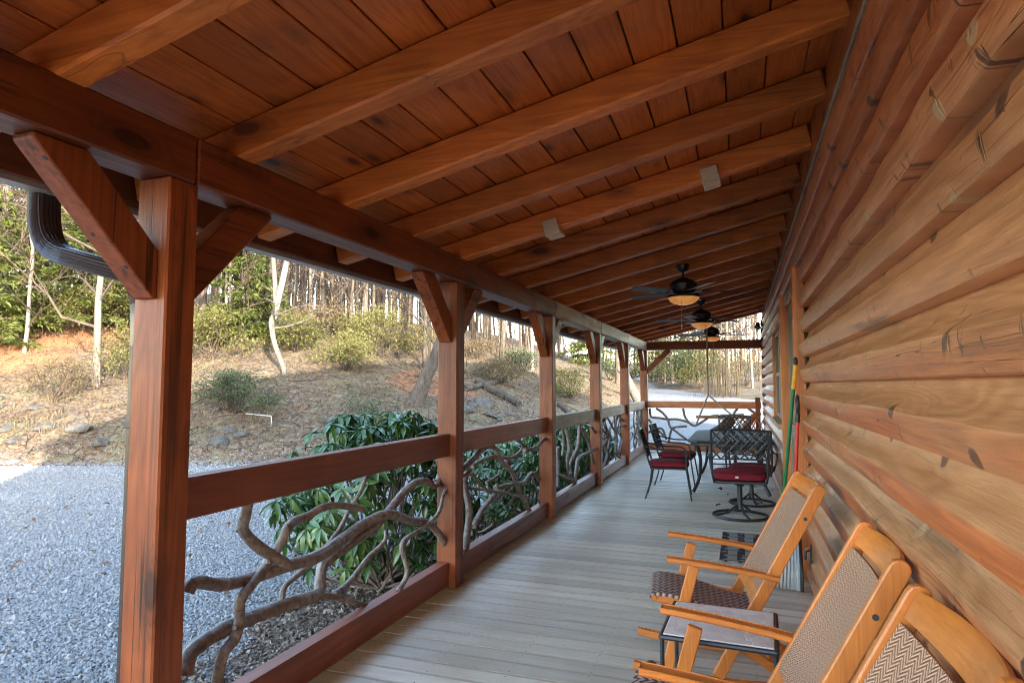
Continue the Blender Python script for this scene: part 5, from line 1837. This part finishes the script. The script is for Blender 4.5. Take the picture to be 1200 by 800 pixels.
for k in range(42):
    u = rr_.uniform(-30, 745); d0 = 15
    # walk outwards until the bank toe is reached
    d = d0
    while d < 45:
        x_, y_ = at(u, d)
        if float(bank_s(np.array([x_]), np.array([y_]))[0]) > .15: break
        d += .4
    d += abs(rr_.gauss(0, 2.2)) + .2
    x_, y_ = at(u, d)
    s_ = rr_.uniform(.06, .24)
    o = put('boulder', rr_.choice(rocks), None, (x_, y_, gz(x_, y_) + s_ * .02), (rr_.uniform(-.3, .3), rr_.uniform(-.3, .3), rr_.uniform(0, 6)))
    o.scale = (s_ * rr_.uniform(.8, 1.6), s_, s_ * rr_.uniform(.6, 1))
    tag(o, 'grey lichen rock scattered along the foot of the bank', 'rock', 'rocks along the foot of the bank')
for i, (u0, d0, u1, d1, r, lb) in enumerate(((560, 27, 608, 24.5, .17, 'fallen log lying across the sunlit bank behind the boulders'), (545, 25, 590, 29, .13, 'thin fallen log pointing uphill right of the second post'),
                                           (655, 27, 692, 25, .12, 'fallen log seen between third and fourth posts'), (735, 34, 752, 30, .14, 'fallen log near the fifth post'))):
    xa, ya_ = at(u0, d0); xb, yb_ = at(u1, d1)
    n = 6
    pts = [Vector((xa + (xb - xa) * t, ya_ + (yb_ - ya_) * t, gz(xa + (xb - xa) * t, ya_ + (yb_ - ya_) * t) + r * .8)) for t in np.linspace(0, 1, n)]
    mid = pts[n // 2].copy()
    o = MB().tube([p - mid for p in pts], [r * (1 - .3 * k / n) for k in range(n)], 9).obj('fallen_log', 'bark', None, mid)
    tag(o, lb, 'fallen log')
xa, ya_ = at(289, 18.2); xb, yb_ = at(319, 17.6)
za, zb2 = gz(xa, ya_), gz(xb, yb_)
mb = MB().tube([(xa, ya_, za + .22), (xb - .03, yb_, zb2 + .30), (xb, yb_, zb2 + .28), (xb, yb_, zb2 + .02)], .015, 8)
tag(mb.obj('bent_pipe', 'white_pipe', None), 'white bent pipe sticking out of the shaded bank', 'pipe')
# leaf litter
N = 60000
sarr = rg.uniform(15, 42, N); uarr = rg.uniform(-60, 760, N)
lat = (uarr - 600) / 751.7 * sarr
lx_, ly_ = lat * CS - sarr * SN, lat * SN + sarr * CS
ok = (bank_s(lx_, ly_) > -.3) | (rg.random(N) < .05)
lx_, ly_ = lx_[ok], ly_[ok]
lx_ = np.concatenate([lx_, rg.uniform(-12, -3.8, 350)]); ly_ = np.concatenate([ly_, rg.uniform(3, 13, 350)])
P = np.stack([lx_, ly_, ground_z(lx_, ly_) + .02], 1)
D = rg.normal(size=P.shape) * np.array([1, 1, .25])
Vv, Ff = leaf_cards(P, D, .085, .05, rg, .05, .3)
tag(put('leaf_litter', np_mesh('leaf_litter', Vv, Ff, 'deadleaf')), 'dry brown leaf litter over the bank', None, None, 'stuff')
mb = MB()
pr = random.Random(88)
for k in range(1500):
    u, d = pr.uniform(-40, 750), pr.uniform(16, 34)
    x_, y_ = at(u, d)
    if float(bank_s(np.array([x_]), np.array([y_]))[0]) < .1: continue
    z = gz(x_, y_); a = pr.uniform(0, 6.28); L = pr.uniform(.2, 1.1)
    x2, y2 = x_ + math.cos(a) * L, y_ + math.sin(a) * L
    mb.tube([(x_, y_, z + .03), ((x_ + x2) / 2, (y_ + y2) / 2 + .04, gz((x_ + x2) / 2, (y_ + y2) / 2) + pr.uniform(.02, .12)), (x2, y2, gz(x2, y2) + .03)], [.012, .010, .004], 3, False)
tag(mb.obj('fallen_twigs', 'bark', None), 'fallen twigs strewn over the bank', None, None, 'stuff')
# tufts of dry grass
N = 9000
sarr = rg.uniform(17, 40, N // 12); uarr = rg.uniform(-60, 760, N // 12)
lat = (uarr - 600) / 751.7 * sarr
lx_, ly_ = lat * CS - sarr * SN, lat * SN + sarr * CS
ok = bank_s(lx_, ly_) > .8
lx_, ly_ = np.repeat(lx_[ok], 14), np.repeat(ly_[ok], 14)
lx_ = lx_ + rg.normal(0, .10, lx_.shape); ly_ = ly_ + rg.normal(0, .10, ly_.shape)
P = np.stack([lx_, ly_, ground_z(lx_, ly_)], 1)
D = rg.normal(0, .35, P.shape) + np.array([0, 0, 1.0])
Vv, Ff = leaf_cards(P, D, .34, .02, rg, .2, .2)
tag(put('grass_tufts', np_mesh('grass_tufts', Vv, Ff, 'drygrass')), 'tufts of dry grass on the bank', None, None, 'stuff')
bpy.context.view_layer.update()
